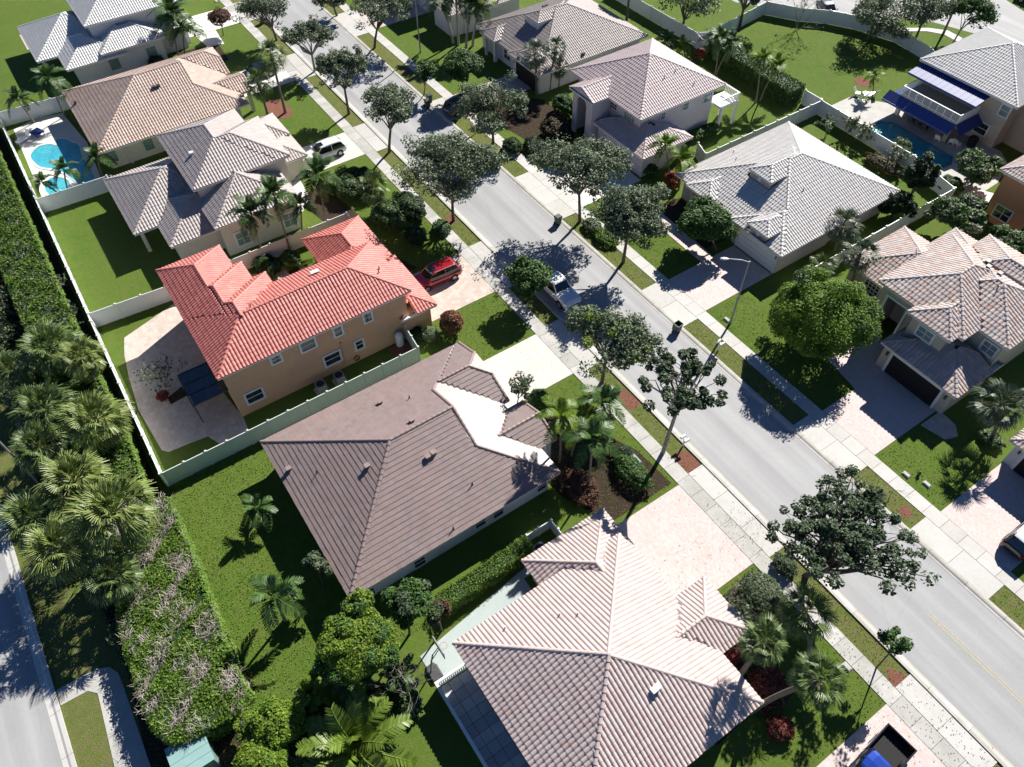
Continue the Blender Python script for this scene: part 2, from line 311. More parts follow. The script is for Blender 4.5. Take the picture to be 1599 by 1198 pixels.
def tile_arrays(b, blocks, bi, kind, tw, ex, lift):
    fx, fh = (np.array(a) for a in PROF[kind]); n = len(fx); ve = ex / math.sqrt(1 + b.s ** 2); out = []
    for pf, Lt, vm in b.planes():
        I, J = np.meshgrid(np.arange(int(Lt / tw) + 1), np.arange(int(12 / ve)), indexing='ij'); I = I.ravel(); J = J.ravel()
        tc = (I + .5) * tw
        ok = (J * ve < vm(np.clip(tc, 0, Lt)) + .04) & (tc < Lt + .05)
        I, J = I[ok], J[ok]
        if not len(I): continue
        t = np.clip((I[:, None] + fx) * tw, 0, Lt); mv = np.maximum(vm(t), -.05)
        jit = rng.normal(0, .006, (len(I), 1))
        v0 = np.minimum(J[:, None] * ve - .05 + jit, mv); v1 = np.minimum((J[:, None] + 1) * ve, mv)
        up = rng.normal(0, .004, (len(I), 1))
        A = pf(t, v0, -.02 + 0 * t); B = pf(t, v0, fh + lift + up + 0 * t); Cc = pf(t, v1, fh + .012 + 0 * t)
        V = np.stack([A, B, Cc], 1)                       # N,3,n,3
        c = V.mean((1, 2)); keep = np.ones(len(V), bool)
        for j, o in enumerate(blocks):
            if o is b: continue
            h = o.H(c[:, 0], c[:, 1])
            keep &= ~(h > c[:, 2] + .22)
            if j < bi: keep &= ~(np.abs(h - c[:, 2] + .04) < .05)
        dg = (mv - v0).max(1) > .03
        out.append(V[keep & dg])
    return np.concatenate(out) if out else np.zeros((0, 3, n, 3))

def tile_faces(n):
    q = []
    for r in (0, 1):
        for i in range(n - 1): q.append((r * n + i, r * n + i + 1, (r + 1) * n + i + 1, (r + 1) * n + i))
    return np.array(q)

def cap_mesh(mats, rad=.14, ln=.46):
    mb = MB(); k = 6; th = np.linspace(-.15, math.pi + .15, k)
    rows = []
    for x, r, dz in ((0, rad * 1.12, .0), (0, rad * 1.12 + .01, .018), (ln, rad * .92, .0)):
        rows.append([(x, math.cos(a) * r, math.sin(a) * r * .8 + dz - .05) for a in th])
    V = np.array(rows).reshape(-1, 3); mb.add(V, tile_faces(k)); return mb

def house(name, label, blocks, tm, wm, kind='barrel', tw=.30, ex=.42, indiv=0, cat='house', soffit=None, group=None, capr=.115, caps_ind=False):
    xs = min(b.x0 for b in blocks); ys = min(b.y0 for b in blocks)
    ox, oy = (xs + max(b.x1 for b in blocks)) / 2, (ys + max(b.y1 for b in blocks)) / 2
    root = empty(name, (ox, oy, 0), 0, label, cat, group); off = (-ox, -oy, 0)
    wall = MB(); roof = MB()
    for k, b in enumerate(blocks):
        e = .004 * k
        if b.wall:
            i = b.ov + e; wall.box(b.x0 + i, b.x1 - i, b.y0 + i, b.y1 - i, b.zw, b.z0 - .10 - e)
        # gable walls
        for en, fl in ((b.A, 0), (b.B, 1)):
            if en in ('h', 'n'): continue
            d = {'g': b.ov * .6, 'j': b.ov * .6, 'd': en[1] + .06 if en[0] == 'd' else 0}[en[0]]
            u = b.L - d if fl else d
            lo = en[1] if en[0] == 'd' else 0.0
            top = en[1] / b.s if en[0] == 'j' else b.h
            pts = [(lo, b.z0 + b.s * lo - .05), (b.W - lo, b.z0 + b.s * lo - .05), (b.W - top, b.z0 + b.s * top - .04)]
            if top < b.h: pts.append((top, b.z0 + b.s * top - .04))
            wall.poly([tuple(b.w2(u, w, z)) for w, z in pts])
        # deck under the tiles, fascia and soffit
        f0 = .012 + e
        for pf, Lt, vm in b.planes():
            ts = sorted({0, Lt, b.h, Lt - b.h, Lt / 2} | ({b.A[1] / b.s, Lt - b.A[1] / b.s} if b.A[0] == 'j' else set()) | ({b.B[1] / b.s, Lt - b.B[1] / b.s} if b.B[0] == 'j' else set())
                        | ({b.A[1], Lt - b.A[1], b.A[1] - .001, Lt - b.A[1] + .001} if b.A[0] == 'd' else set()) | ({b.B[1], Lt - b.B[1], b.B[1] - .001, Lt - b.B[1] + .001} if b.B[0] == 'd' else set()))
            ts = [t for t in ts if 0 <= t <= Lt]
            up = [(t, float(vm(np.array(t)))) for t in ts]; up = [(t, v) for t, v in up if v > .02]
            tl = [t for t, v in up]
            if not tl: continue
            t0 = 0 if Lt == b.L else min(tl); t1 = Lt if Lt == b.L else max(tl)
            base = [(max(0, t0 - .0), 0), (min(Lt, t1), 0)]
            pts = [pf(t, v, -f0) for t, v in base + up[::-1]]
            roof.poly([tuple(np.array(p).ravel()) for p in pts], m=0)
        a, c, d_, g_ = b.x0 - .01 + e, b.x1 + .01 - e, b.y0 - .01 + e, b.y1 + .01 - e; zt, zb = b.z0 - .02 - e, b.z0 - .21 - e
        ring = [(a, d_), (c, d_), (c, g_), (a, g_)]
        for i in range(4):
            p, q = ring[i], ring[(i + 1) % 4]
            roof.add([(*p, zb), (*q, zb), (*q, zt), (*p, zt)], [(0, 1, 2, 3)], m=1)
        roof.add([(*p, zb) for p in ring], [(0, 3, 2, 1)], m=1)
    wall.build('wall', wm, root, loc=off)
    ro = roof.build('roof', [tm, soffit or M['trim']], root, loc=off)
    # tiles
    n = len(PROF[kind][0]); TF = tile_faces(n); lift = .04 if kind == 'barrel' else .05
    allV = [tile_arrays(b, blocks, k, kind, tw, ex, lift) for k, b in enumerate(blocks)]
    V = np.concatenate(allV); N = len(V)
    # tiles vary singly and in patches
    rn = np.clip(.5 + rng.normal(0, .22, N) , 0, 1)
    sel = np.zeros(N, bool)
    if indiv:
        c = V.mean((1, 2)); q = (c - (0, 0, 50)) @ CAMM.T
        vis = (np.abs(q[:, 0] / q[:, 2] * 1177.7) < 795) & (np.abs(q[:, 1] / q[:, 2] * 1177.7) < 595)
        idx = np.argsort(np.where(vis, q[:, 2], 1e9))[:indiv]; sel[idx] = True
        for i in idx:
            cc = V[i].mean((0, 1)); mb = MB().add(V[i].reshape(-1, 3) - cc, TF, r=float(rn[i])); 
            o = mb.build('roof_tile', tm, ro); o.location = cc
    rest = V[~sel]; K = len(rest)
    if K:
        mb = MB(); Q = (TF[None] + (np.arange(K) * 3 * n)[:, None, None]).reshape(-1, 4)
        mb.add(rest.reshape(-1, 3), Q, r=np.repeat(rn[~sel], len(TF)))
        mb.build('roof_tiles', tm, ro, kind='stuff')
    # ridge and hip caps
    cm = cap_mesh(tm, capr); cme = cm.mesh('ridge_cap', tm, False); joined = MB(); cV = np.concatenate(cm.v); cQ = np.concatenate(cm.q); cnt = 0; ind = bool(indiv) or caps_ind
    for k, b in enumerate(blocks):
        for p, q in b.lines():
            p, q = np.array(p), np.array(q); Ld = np.linalg.norm(q - p); nn = max(1, int(round(Ld / .42))); d = (q - p) / Ld
            sdir = np.cross((0, 0, 1.), d); sdir /= np.linalg.norm(sdir) + 1e-9; up = np.cross(d, sdir)
            for i in range(nn):
                c = p + d * (i * Ld / nn); mid = c + d * .2; hid = False
                for o in blocks:
                    if o is not b and float(o.H(mid[0], mid[1])) > mid[2] - .03: hid = True
                if hid: continue
                c = c + up * .045
                if ind and cnt < 290 and in_view(c)[1]:
                    o = link('ridge_cap', cme, ro); mm = Matrix((Vector(d), Vector(sdir), Vector(up))).transposed().to_4x4(); mm.translation = Vector(c); o.matrix_local = mm; cnt += 1
                else:
                    joined.add(cV @ np.array([d, sdir, up]) + c, cQ, r=float(rng.uniform(.3, .8)))
    if joined.n: joined.build('ridge_caps', tm, ro, kind='stuff')
    root['_off'] = 0
    del root['_off']
    return root, ro, off

FR = {'x1': ((1, 0, 0), (0, 1, 0)), 'x0': ((-1, 0, 0), (0, 1, 0)), 'y0': ((0, -1, 0), (1, 0, 0)), 'y1': ((0, 1, 0), (1, 0, 0))}
def facept(face, plane, a, z, d=0.0):
    n = FR[face][0]
    return (plane + n[0] * d, a, z) if face[0] == 'x' else (a, plane + n[1] * d, z)

def window(root, off, face, plane, a, z, w=1.2, h=1.2, cols=1, rows=2, surround=.16, glass='glass', name='window', fm='trim'):
    n, t = FR[face]; up = (0, 0, 1)
    fr = MB(); s = surround
    for da, dz, hw, hh in ((-(w + s) / 2, 0, s / 2, h / 2 + s), ((w + s) / 2, 0, s / 2, h / 2 + s), (0, (h + s) / 2, w / 2, s / 2), (0, -(h + s) / 2, w / 2, s / 2)):
        fr.obox(facept(face, plane, a + da, z + dz, .03), n, t, up, .05, hw, hh)
    for i in range(1, rows): fr.obox(facept(face, plane, a, z - h / 2 + h * i / rows, .02), n, t, up, .02, w / 2, .03)
    for i in range(1, cols): fr.obox(facept(face, plane, a - w / 2 + w * i / cols, z, .018), n, t, up, .02, .025, h / 2)
    fo = fr.build(name, M[fm], root, loc=off)
    pn = MB(); pn.obox(facept(face, plane, a, z, .004), n, t, up, .006, w / 2, h / 2); pn.build('pane', M[glass], fo)
    return fo

def garage_door(root, off, face, plane, a, w, h=2.15, m='white', surround=True):
    n, t = FR[face]; up = (0, 0, 1)
    g = MB()
    for i in range(4): g.obox(facept(face, plane, a, h * (i + .5) / 4, .02), n, t, up, .02, w / 2, h / 8 - .012)
    d = g.build('garage_door', M[m], root, loc=off)
    s = MB(); s.obox(facept(face, plane, a - w / 2 - .12, h / 2 + .06, .03), n, t, up, .05, .12, h / 2 + .06); s.obox(facept(face, plane, a + w / 2 + .12, h / 2 + .06, .03), n, t, up, .05, .12, h / 2 + .06)
    s.obox(facept(face, plane, a, h + .12, .03), n, t, up, .05, w / 2, .12); s.build('door_frame', M['trim'], d)
    return d

def vents(ro, blocks, pts, m='dark_metal', kind='box'):
    for p in pts:
        x, y = p[:2]; z = max(float(b.H(x, y)) for b in blocks)
        if z < 0: continue
        mb = MB()
        if kind == 'box': mb.box(x - .14, x + .14, y - .16, y + .16, z - .05, z + .26); mb.box(x - .18, x + .18, y - .20, y + .20, z + .26, z + .31)
        else: mb.cyl(x, y, z - .05, z + .38, .05, k=8); mb.cyl(x, y, z - .02, z + .08, .11, .06, k=8)
        mb.build('roof_vent' if kind == 'box' else 'vent_pipe', M[m], ro)

def wallmat(n, c, c2=None):
    c2 = c2 or tuple(v * .86 for v in c)
    M[n] = mat(n, c, .85, .3, [(.5, .6, c2), (1.7, .4, tuple(v * .8 for v in c)), (7, .25, tuple(min(1, v * 1.08) for v in c))], (22, .35, .02)); return M[n]
wallmat('wall_peach', (0.66, 0.40, 0.235)); wallmat('wall_white', (0.64, 0.66, 0.66)); wallmat('wall_cream', (0.64, 0.60, 0.50)); wallmat('wall_pink', (0.70, 0.62, 0.63))
wallmat('wall_beige', (0.50, 0.45, 0.35)); wallmat('wall_offwhite', (0.66, 0.65, 0.65)); wallmat('wall_salmon', (0.55, 0.26, 0.14)); wallmat('wall_taupe', (0.46, 0.41, 0.37)); wallmat('wall_rose', (0.52, 0.40, 0.36))
def tilemat(n, cols, c2, rough=.55, am=.5, spec=.5, sc=.35):
    M[n] = mat(n, cols, rough, spec, [(sc, am, c2), (1.3, .35, tuple(v * .72 for v in cols[0])), (9, .3, tuple(v * .8 for v in cols[0]))], (30, .5, .012)); return M[n]
tilemat('tile_red', [(0.44, 0.12, 0.10), (0.54, 0.17, 0.14), (0.62, 0.235, 0.195)], (0.56, 0.20, 0.165))
tilemat('tile_brown', [(0.215, 0.165, 0.155), (0.27, 0.205, 0.19), (0.25, 0.22, 0.225)], (0.30, 0.215, 0.195), .42, .6, .6)
tilemat('tile_pink', [(0.47, 0.34, 0.315), (0.52, 0.42, 0.39), (0.50, 0.44, 0.42), (0.56, 0.45, 0.42)], (0.57, 0.45, 0.42), .55, .5, .4)
tilemat('tile_tan', [(0.42, 0.28, 0.215), (0.50, 0.37, 0.30), (0.46, 0.39, 0.35), (0.58, 0.46, 0.38)], (0.38, 0.28, 0.235), .6)
tilemat('tile_greypink', [(0.36, 0.30, 0.28), (0.43, 0.37, 0.345), (0.40, 0.37, 0.36), (0.50, 0.44, 0.41)], (0.34, 0.30, 0.29), .55)
tilemat('tile_grey', [(0.50, 0.49, 0.47), (0.56, 0.55, 0.53), (0.60, 0.59, 0.57)], (0.61, 0.60, 0.58), .55)
tilemat('tile_lightgrey', [(0.52, 0.50, 0.475), (0.59, 0.57, 0.55), (0.63, 0.615, 0.59)], (0.60, 0.56, 0.53), .55)
tilemat('tile_taupe', [(0.28, 0.235, 0.225), (0.34, 0.29, 0.275), (0.38, 0.34, 0.325)], (0.27, 0.24, 0.235), .55)
tilemat('tile_rose', [(0.48, 0.38, 0.37), (0.53, 0.44, 0.43), (0.56, 0.47, 0.45)], (0.56, 0.47, 0.455), .55)
tilemat('tile_mixed', [(0.40, 0.26, 0.21), (0.52, 0.42, 0.36), (0.38, 0.36, 0.37), (0.60, 0.52, 0.46), (0.46, 0.31, 0.25)], (0.50, 0.42, 0.37), .6, .35)
tilemat('tile_white', [(0.58, 0.58, 0.56), (0.64, 0.63, 0.61)], (0.66, 0.65, 0.63), .6)

# ---------------------------------------------------------------- plants
def leaf_quads(mb, C, size, rg, up=.5, r0=0.0, r1=1.0, shape=1.7, m=0, outward=None, ow=.6):
    n = len(C)
    if n == 0: return
    Nn = rg.normal(0, 1, (n, 3)); Nn[:, 2] = np.abs(Nn[:, 2]) + up
    if outward is not None: Nn = Nn * (1 - ow) + outward * ow * 2
    Nn /= np.linalg.norm(Nn, axis=1)[:, None]
    a = np.cross(Nn, rg.normal(0, 1, (n, 3))); a /= np.linalg.norm(a, axis=1)[:, None] + 1e-9; b = np.cross(Nn, a)
    s = size * rg.uniform(.6, 1.35, (n, 1)); a = a * s * .5 * shape; b = b * s * .5
    fold = Nn * s * .12
    V = np.stack([C - a, C - b + fold, C + a, C + b + fold], 1).reshape(-1, 3)
    mb.add(V, np.arange(4 * n).reshape(-1, 4), r=np.clip(rg.normal((r0 + r1) / 2, .26 * (r1 - r0) + .02, n), 0, 1), m=m)

def limb_path(p, q, rg, sag=.12, k=5):
    p, q = np.array(p, float), np.array(q, float); t = np.linspace(0, 1, k)[:, None]
    L = np.linalg.norm(q - p); pts = p + (q - p) * t
    pts[:, 2] += (np.sin(t[:, 0] * math.pi) * L * sag); pts[1:-1] += rg.normal(0, L * .035, (k - 2, 3)); return pts

def tree(name, label, K_, leaf='leaf_oak', bark='bark', seed=0, nblob=34, per=150, size=.17, blob=.26, flat=.62, tr=.17, hollow=.35, cat='tree', group=None, fork=None, dense=0, cover=1.0, limbs=9, mixr=(0, 1), second=None, shape=1.7, grow=1.0, lobes=0):
    """K_ = (x, y, crown height, crown offset x, y, crown radius)"""
    x, y, zc, ox, oy, Rr = K_; rg = np.random.default_rng(seed + 100); Rr *= grow
    root = empty(name, (x, y, 0), 0, label, cat, group)
    rz = Rr * flat; zc = max(zc, rz * .75 + .3); cen = np.array((ox, oy, zc))
    B = rg.normal(0, 1, (nblob, 3)); B /= np.linalg.norm(B, axis=1)[:, None]; B[:, 2] = np.where(B[:, 2] < -.35, -B[:, 2] * .6, B[:, 2])
    rad = rg.uniform(hollow, 1, nblob) ** .6 * (1 - blob * .7); lop = 1 + .18 * np.sin(np.arctan2(B[:, 1], B[:, 0]) * 3 + seed)
    Bc = cen + B * (rad * lop)[:, None] * (Rr, Rr, rz)
    if lobes:
        lc = rg.normal(0, 1, (lobes, 3)); lc /= np.linalg.norm(lc, axis=1)[:, None]; lc[:, 2] = np.abs(lc[:, 2]) * .8 - .25; lc *= rg.uniform(.45, .72, (lobes, 1)); li = rg.integers(0, lobes, nblob)
        q = lc[li] + B * (rad * .42)[:, None]; k = rg.random(nblob) < .82; Bc = np.where(k[:, None], cen + q * (Rr, Rr, rz), Bc)
    mb = MB(); brs = rg.uniform(.6, 1.25, nblob) * blob * Rr
    for i in range(nblob):
        n = int(per * rg.uniform(.6, 1.3) * cover); d = rg.normal(0, 1, (n, 3)); d /= np.linalg.norm(d, axis=1)[:, None]
        rr = rg.uniform(.25, 1, (n, 1)) ** .5; C_ = Bc[i] + d * rr * brs[i] * (1, 1, .72)
        lo, hi = mixr; sh = rg.uniform(-.12, .12)
        leaf_quads(mb, C_, size, rg, up=.45, r0=lo + sh, r1=hi + sh, outward=d, ow=.35, shape=shape, m=1 if (second and rg.random() < second[1]) else 0)
    if dense:
        n = dense; d = rg.normal(0, 1, (n, 3)); d /= np.linalg.norm(d, axis=1)[:, None]; d[:, 2] = np.abs(d[:, 2]) * .95 - .1
        lump = 1 + .07 * np.sin(d[:, 0] * 7 + seed) * np.cos(d[:, 1] * 8) + .05 * np.sin(d[:, 2] * 11 + d[:, 0] * 5)
        leaf_quads(mb, cen + d * lump[:, None] * rg.uniform(.90, .99, (n, 1)) * (Rr, Rr, rz) * .9, size, rg, outward=d, ow=.5)
    mb.build('crown', [M[leaf]] + ([M[second[0]]] if second else []), root)
    tb = MB(); fz = fork if fork is not None else max(.4, (zc - rz) * .8 + .2)
    fp = np.array((ox * .45 + rg.normal(0, .05), oy * .45, fz))
    tb.tube([(0, 0, -.05), (0, 0, .1), tuple(fp * (.4, .4, .5)), tuple(fp)], [tr * 1.5, tr * 1.15, tr, tr * .85], 9)
    order = np.argsort(-np.linalg.norm(Bc - fp, axis=1))
    for i in order[:limbs]:
        p = limb_path(fp, Bc[i], rg); tb.tube(p, np.linspace(tr * .55, tr * .10, len(p)), 6, cap=False)
        for j in rg.choice(nblob, 3, replace=False):
            if np.linalg.norm(Bc[j] - p[2]) < Rr * .8: q = limb_path(p[2], Bc[j], rg, .05, 4); tb.tube(q, np.linspace(tr * .25, tr * .06, 4), 5, cap=False)
    tb.build('trunk', M[bark], root)
    return root

def bare_branches(mb, p, d, L, r, lev, rg, spread=.6, k=4):
    q = p + d * L; mid = p + d * L * .5 + rg.normal(0, L * .05, 3)
    mb.tube([p, mid, q], [r, r * .8, r * .55], k, r=float(rg.uniform(0, 1)), cap=False)
    if lev == 0: return
    for _ in range(rg.integers(2, 4)):
        nd = d + rg.normal(0, spread, 3); nd[2] = nd[2] * .8 + .15; nd /= np.linalg.norm(nd)
        bare_branches(mb, q if rg.random() < .6 else mid, nd, L * rg.uniform(.55, .8), r * .6, lev - 1, rg, spread, 3)

def bare_plant(name, label, loc, h, seed, stems=5, lev=4, leaves=None, nleaf=0, r=.03, spread=.5, cat='shrub', size=.12, mat_='twig', lean=.5, group=None):
    rg = np.random.default_rng(seed); root = empty(name, loc, 0, label, cat, group); mb = MB()
    for _ in range(stems):
        d = np.array((rg.normal(0, lean), rg.normal(0, lean), 1.)); d /= np.linalg.norm(d)
        bare_branches(mb, np.array((rg.normal(0, .08), rg.normal(0, .08), 0.)), d, h * .36, r, lev, rg, spread)
    mb.build('branches', M[mat_], root)
    if leaves:
        V = np.concatenate(mb.v); V = V[V[:, 2] > h * .3]; C_ = V[rg.integers(0, len(V), nleaf)] + rg.normal(0, .08, (nleaf, 3)); lb = MB(); leaf_quads(lb, C_, size, rg); lb.build('leaves', M[leaves], root)
    return root

def bush(name, label, loc, rx, ry, h, leaf, seed=0, n=900, size=.13, cat='shrub', group=None, z0=.05, second=None, lumps=.12, core=True):
    rg = np.random.default_rng(seed + 500); root = empty(name, loc, 0, label, cat, group); mb = MB()
    d = rg.normal(0, 1, (n, 3)); d /= np.linalg.norm(d, axis=1)[:, None]; d[:, 2] = np.where(d[:, 2] < -.5, -d[:, 2], d[:, 2])
    f = 1 + lumps * np.sin(d[:, 0] * 6 + seed) * np.cos(d[:, 1] * 5 + seed * 2) + lumps * .7 * np.sin(d[:, 2] * 9 + d[:, 1] * 4)
    rr = rg.uniform(.55, 1, n) ** .35 * f
    C_ = np.array((0, 0, h * .5 + z0)) + d * rr[:, None] * (rx, ry, h * .5)
    leaf_quads(mb, C_, size, rg, outward=d, ow=.45)
    if second:
        k = int(n * second[1]); i = rg.integers(0, n, k); leaf_quads(mb, C_[i] + d[i] * .04, size, rg, outward=d[i], m=1)
    mb.build('foliage', [M[leaf]] + ([M[second[0]]] if second else []), root)
    if core:
        s = MB()
        for k in range(5):
            a = k * 1.256; s.tube([(0, 0, 0), (math.cos(a) * rx * .3, math.sin(a) * ry * .3, h * .4), (math.cos(a) * rx * .6, math.sin(a) * ry * .6, h * .7)], [.035, .025, .012], 5, cap=False)
        s.build('stem', M['bark'], root)
    return root

# fronds shared by all palms -------------------------------------------------
def feather_frond(seed, droop, pairs=26, width=.30, lw=.050, curl=1.0):
    rg = np.random.default_rng(seed); mb = MB(); n = 14; t = np.linspace(0, 1, n)
    X = t * (1 - .14 * droop * t); Z = .20 * np.sin(t * 2.2) - droop * .78 * t ** 2.3
    rach = np.stack([X, 0 * t, Z], 1); mb.tube(rach, np.linspace(.014, .003, n), 4, r=.9, cap=False)
    V = []; rn = []
    for i in range(pairs):
        u = .16 + .83 * (i + .5) / pairs; p = np.array([np.interp(u, t, rach[:, k]) for k in range(3)]); q = np.array([np.interp(min(1, u + .03), t, rach[:, k]) for k in range(3)]); d = (q - p) / (np.linalg.norm(q - p) + 1e-9)
        ln = width * math.sin(math.pi * (.12 + .80 * u)) ** .7 * rg.uniform(.88, 1.08)
        for sd in (-1, 1):
            out = np.array((d[0] * .62, sd * .80, d[2] * .4 + rg.normal(0, .10))); out /= np.linalg.norm(out)
            m_ = p + out * ln * .55 + (0, 0, -.03 * curl * ln / .3); e = p + out * ln + (0, 0, -.19 * curl * ln)
            w = d * lw * .5
            V += [p - w * .6, p + w * .6, m_ + w, m_ - w, m_ - w, m_ + w, e + w * .15, e - w * .15]; rn += [rg.uniform(.1, .9)] * 2
    k = len(V) // 4; mb.add(np.array(V), np.arange(4 * k).reshape(-1, 4), r=np.array(rn)); return mb

def fan_frond(seed, droop=.3, seg=18, span=2.5):
    rg = np.random.default_rng(seed); mb = MB(); pet = .52
    mb.tube([(0, 0, 0), (pet * .5, 0, .05), (pet, 0, .02)], [.016, .012, .009], 4, r=.9, cap=False)
    V = []; rn = []; base = np.array((pet, 0, .02))
    for i in range(seg):
        a = -span / 2 + span * (i + .5) / seg; ln = .50 * (1 - .22 * abs(a) / span * 2) * rg.uniform(.9, 1.08); w = span / seg * .5
        d = np.array((math.cos(a), math.sin(a), 0)); z1 = .05 - .08 * abs(a) + rg.normal(0, .015); s_ = np.array((-math.sin(a), math.cos(a), 0))
        m_ = base + d * ln * .55 + (0, 0, z1); e = base + d * ln * .98 + (0, 0, z1 - droop * .30 * rg.uniform(.6, 1.4))
        hw = .55 * ln * w; o = (0, 0, .012 if i % 2 else -.012)
        V += [base - s_ * .006, base + s_ * .006, m_ + s_ * hw + o, m_ - s_ * hw + o, m_ - s_ * hw + o, m_ + s_ * hw + o, e + s_ * .006, e - s_ * .006]; rn += [rg.uniform(.1, .95)] * 2
    k = len(V) // 4; mb.add(np.array(V), np.arange(4 * k).reshape(-1, 4), r=np.array(rn)); return mb
FM = {}
def frond_mesh(kind, i, mt):
    k = (kind, i, mt)
    if k not in FM:
        mb = feather_frond(i * 7 + 1, [.35, .75, 1.15, .95][i % 4]) if kind == 'feather' else feather_frond(i * 5 + 2, [.12, .3, .5, .4][i % 4], 34, .23, .045, .6) if kind == 'stiff' else fan_frond(i * 3 + 1, [.25, .6, 1.0, .8][i % 4])
        FM[k] = mb.mesh('frond', M[mt])
    return FM[k]

def palm(name, label, K_, kind='feather', leaf='palm_green', trunk='palm_trunk', n=15, seed=0, L=None, tr=.12, shaft=False, cat='palm tree', group=None, old=0, bulge=1.0):
    """K_ = (x, y, crown height, offset x, y, crown radius)"""
    x, y, zc, ox, oy, Rr = K_; rg = np.random.default_rng(seed + 900); root = empty(name, (x, y, 0), 0, label, cat, group)
    tb = MB(); h = zc
    pts = [(ox * t ** 1.4, oy * t ** 1.4, h * t) for t in np.linspace(0, 1, 7)]; tb.tube(pts, np.array([1.35, 1.1, 1, .95 * bulge, .95, .9, .85]) * tr, 9)
    if kind == 'fan':
        for a in np.linspace(0, 40, 26):
            zz = h - .15 - (a / 40) * .7; c = (ox + math.cos(a) * tr * 1.1, oy + math.sin(a) * tr * 1.1, zz); tb.obox(c, (math.cos(a), math.sin(a), .6), (-math.sin(a), math.cos(a), 0), (0, 0, 1), .08, .05, .02)
    tb.build('trunk', M[trunk], root)
    if shaft: sb = MB(); sb.tube([(ox, oy, h - .9), (ox, oy, h - .2), (ox, oy, h + .15)], [tr * .95, tr * .8, tr * .4], 8); sb.build('crown_shaft', M['palm_yellow'], root)
    L = L or Rr * (1.12 if kind == 'feather' else 1.0)
    for i in range(n):
        g_ = (i + .5) / n; az = i * 2.39996 + rg.normal(0, .12)
        if kind == 'fan': el = math.radians(88 - 150 * g_ ** 1.0 + rg.normal(0, 7)); v = 0 if g_ < .35 else (1 if g_ < .7 else 2 + i % 2)
        else: el = math.radians((74 - 84 * g_) + rg.normal(0, 6)); v = 0 if g_ < .3 else (1 + i % 3 if g_ > .55 else 1)
        me = frond_mesh(kind, v, leaf if not (old and i >= n - old) else 'leaf_pale')
        s_ = L * rg.uniform(.88, 1.06) * (.8 + .2 * min(1, g_ * 3))
        link('frond', me, root, (ox, oy, h + .02), (rg.normal(0, .25), -el, az), s_)
    return root

def in_poly(P, X, Y):
    c = np.zeros(len(X), bool); n = len(P)
    for i in range(n):
        x1, y1 = P[i]; x2, y2 = P[(i + 1) % n]
        k = ((y1 > Y) != (y2 > Y)) & (X < (x2 - x1) * (Y - y1) / (y2 - y1 + 1e-12) + x1); c ^= k
    return c

def hedge(name, label, poly, h, leaf, dens=90, size=.11, seed=0, cat='hedge', twigs=0, rough=.12, second=None, core='leaf_dark'):
    rg = np.random.default_rng(seed + 50); P = np.array(poly, float); cen = P.mean(0); root = empty(name, (*cen, 0), 0, label, cat); Q = P - cen
    a = sum(Q[i][0] * Q[(i + 1) % len(Q)][1] - Q[(i + 1) % len(Q)][0] * Q[i][1] for i in range(len(Q)))
    if a < 0: Q = Q[::-1]
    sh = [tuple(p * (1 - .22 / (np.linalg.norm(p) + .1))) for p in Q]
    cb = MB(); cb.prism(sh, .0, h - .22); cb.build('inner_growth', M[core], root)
    mb = MB(); x0, y0 = Q.min(0); x1, y1 = Q.max(0); n = int((x1 - x0) * (y1 - y0) * dens)
    X = rg.uniform(x0, x1, n); Y = rg.uniform(y0, y1, n); k = in_poly([tuple(p) for p in Q], X, Y); X, Y = X[k], Y[k]
    Z = h + rough * (np.sin(X * 2.1 + seed) * np.cos(Y * 1.7) + .7 * np.sin(X * 5 + Y * 4)) - rg.exponential(.10, len(X))
    gap = np.sin(X * 1.3 + seed) * np.sin(Y * 1.9 + 1) + .5 * np.sin(X * 3.1 + Y * 2.3); 
    keep = rg.random(len(X)) < (np.where(gap > .55, .35, 1.0) if twigs else 1.0)
    leaf_quads(mb, np.stack([X, Y, Z], 1)[keep], size, rg, up=.6)
    if second:
        k2 = (gap > .2) & (rg.random(len(X)) < second[1]); leaf_quads(mb, np.stack([X, Y, Z + .03], 1)[k2], size, rg, m=1)
    for i in range(len(Q)):
        p, q = Q[i], Q[(i + 1) % len(Q)]; Ls = np.linalg.norm(q - p); ns = int(Ls * h * dens * .9); t = rg.random(ns)[:, None]; zz = rg.uniform(.05, h, ns)
        d = (q - p) / (Ls + 1e-9); nm = np.array((d[1], -d[0])); XY = p + (q - p) * t + nm * (rg.normal(0, .07, (ns, 1)) + .06 * np.sin(zz * 5 + t[:, 0] * Ls * 3)[:, None])
        leaf_quads(mb, np.column_stack([XY, zz]), size, rg, outward=np.tile((*nm, .2), (ns, 1)), ow=.5)
    mb.build('foliage', [M[leaf]] + ([M[second[0]]] if second else []), root, kind='stuff')
    if twigs:
        tb = MB(); kk = np.where((gap[:] > .1))[0]
        for i in rg.choice(kk, twigs):
            p = np.array((X[i], Y[i], h - .12)); d = rg.normal(0, 1, 3); d[2] = abs(d[2]) * .35 + .1; d /= np.linalg.norm(d); e = p + d * rg.uniform(.3, .75); f = (p + e) / 2 + rg.normal(0, .06, 3)
            tb.tube([p, f, e], [.016, .012, .006], 3, r=float(rg.random()), cap=False)
            g2 = f + rg.normal(0, .18, 3) + (0, 0, .05); tb.tube([f, g2], [.009, .004], 3, r=float(rg.random()), cap=False)
        tb.build('bare_twigs', M['twig'], root, kind='stuff')
    return root

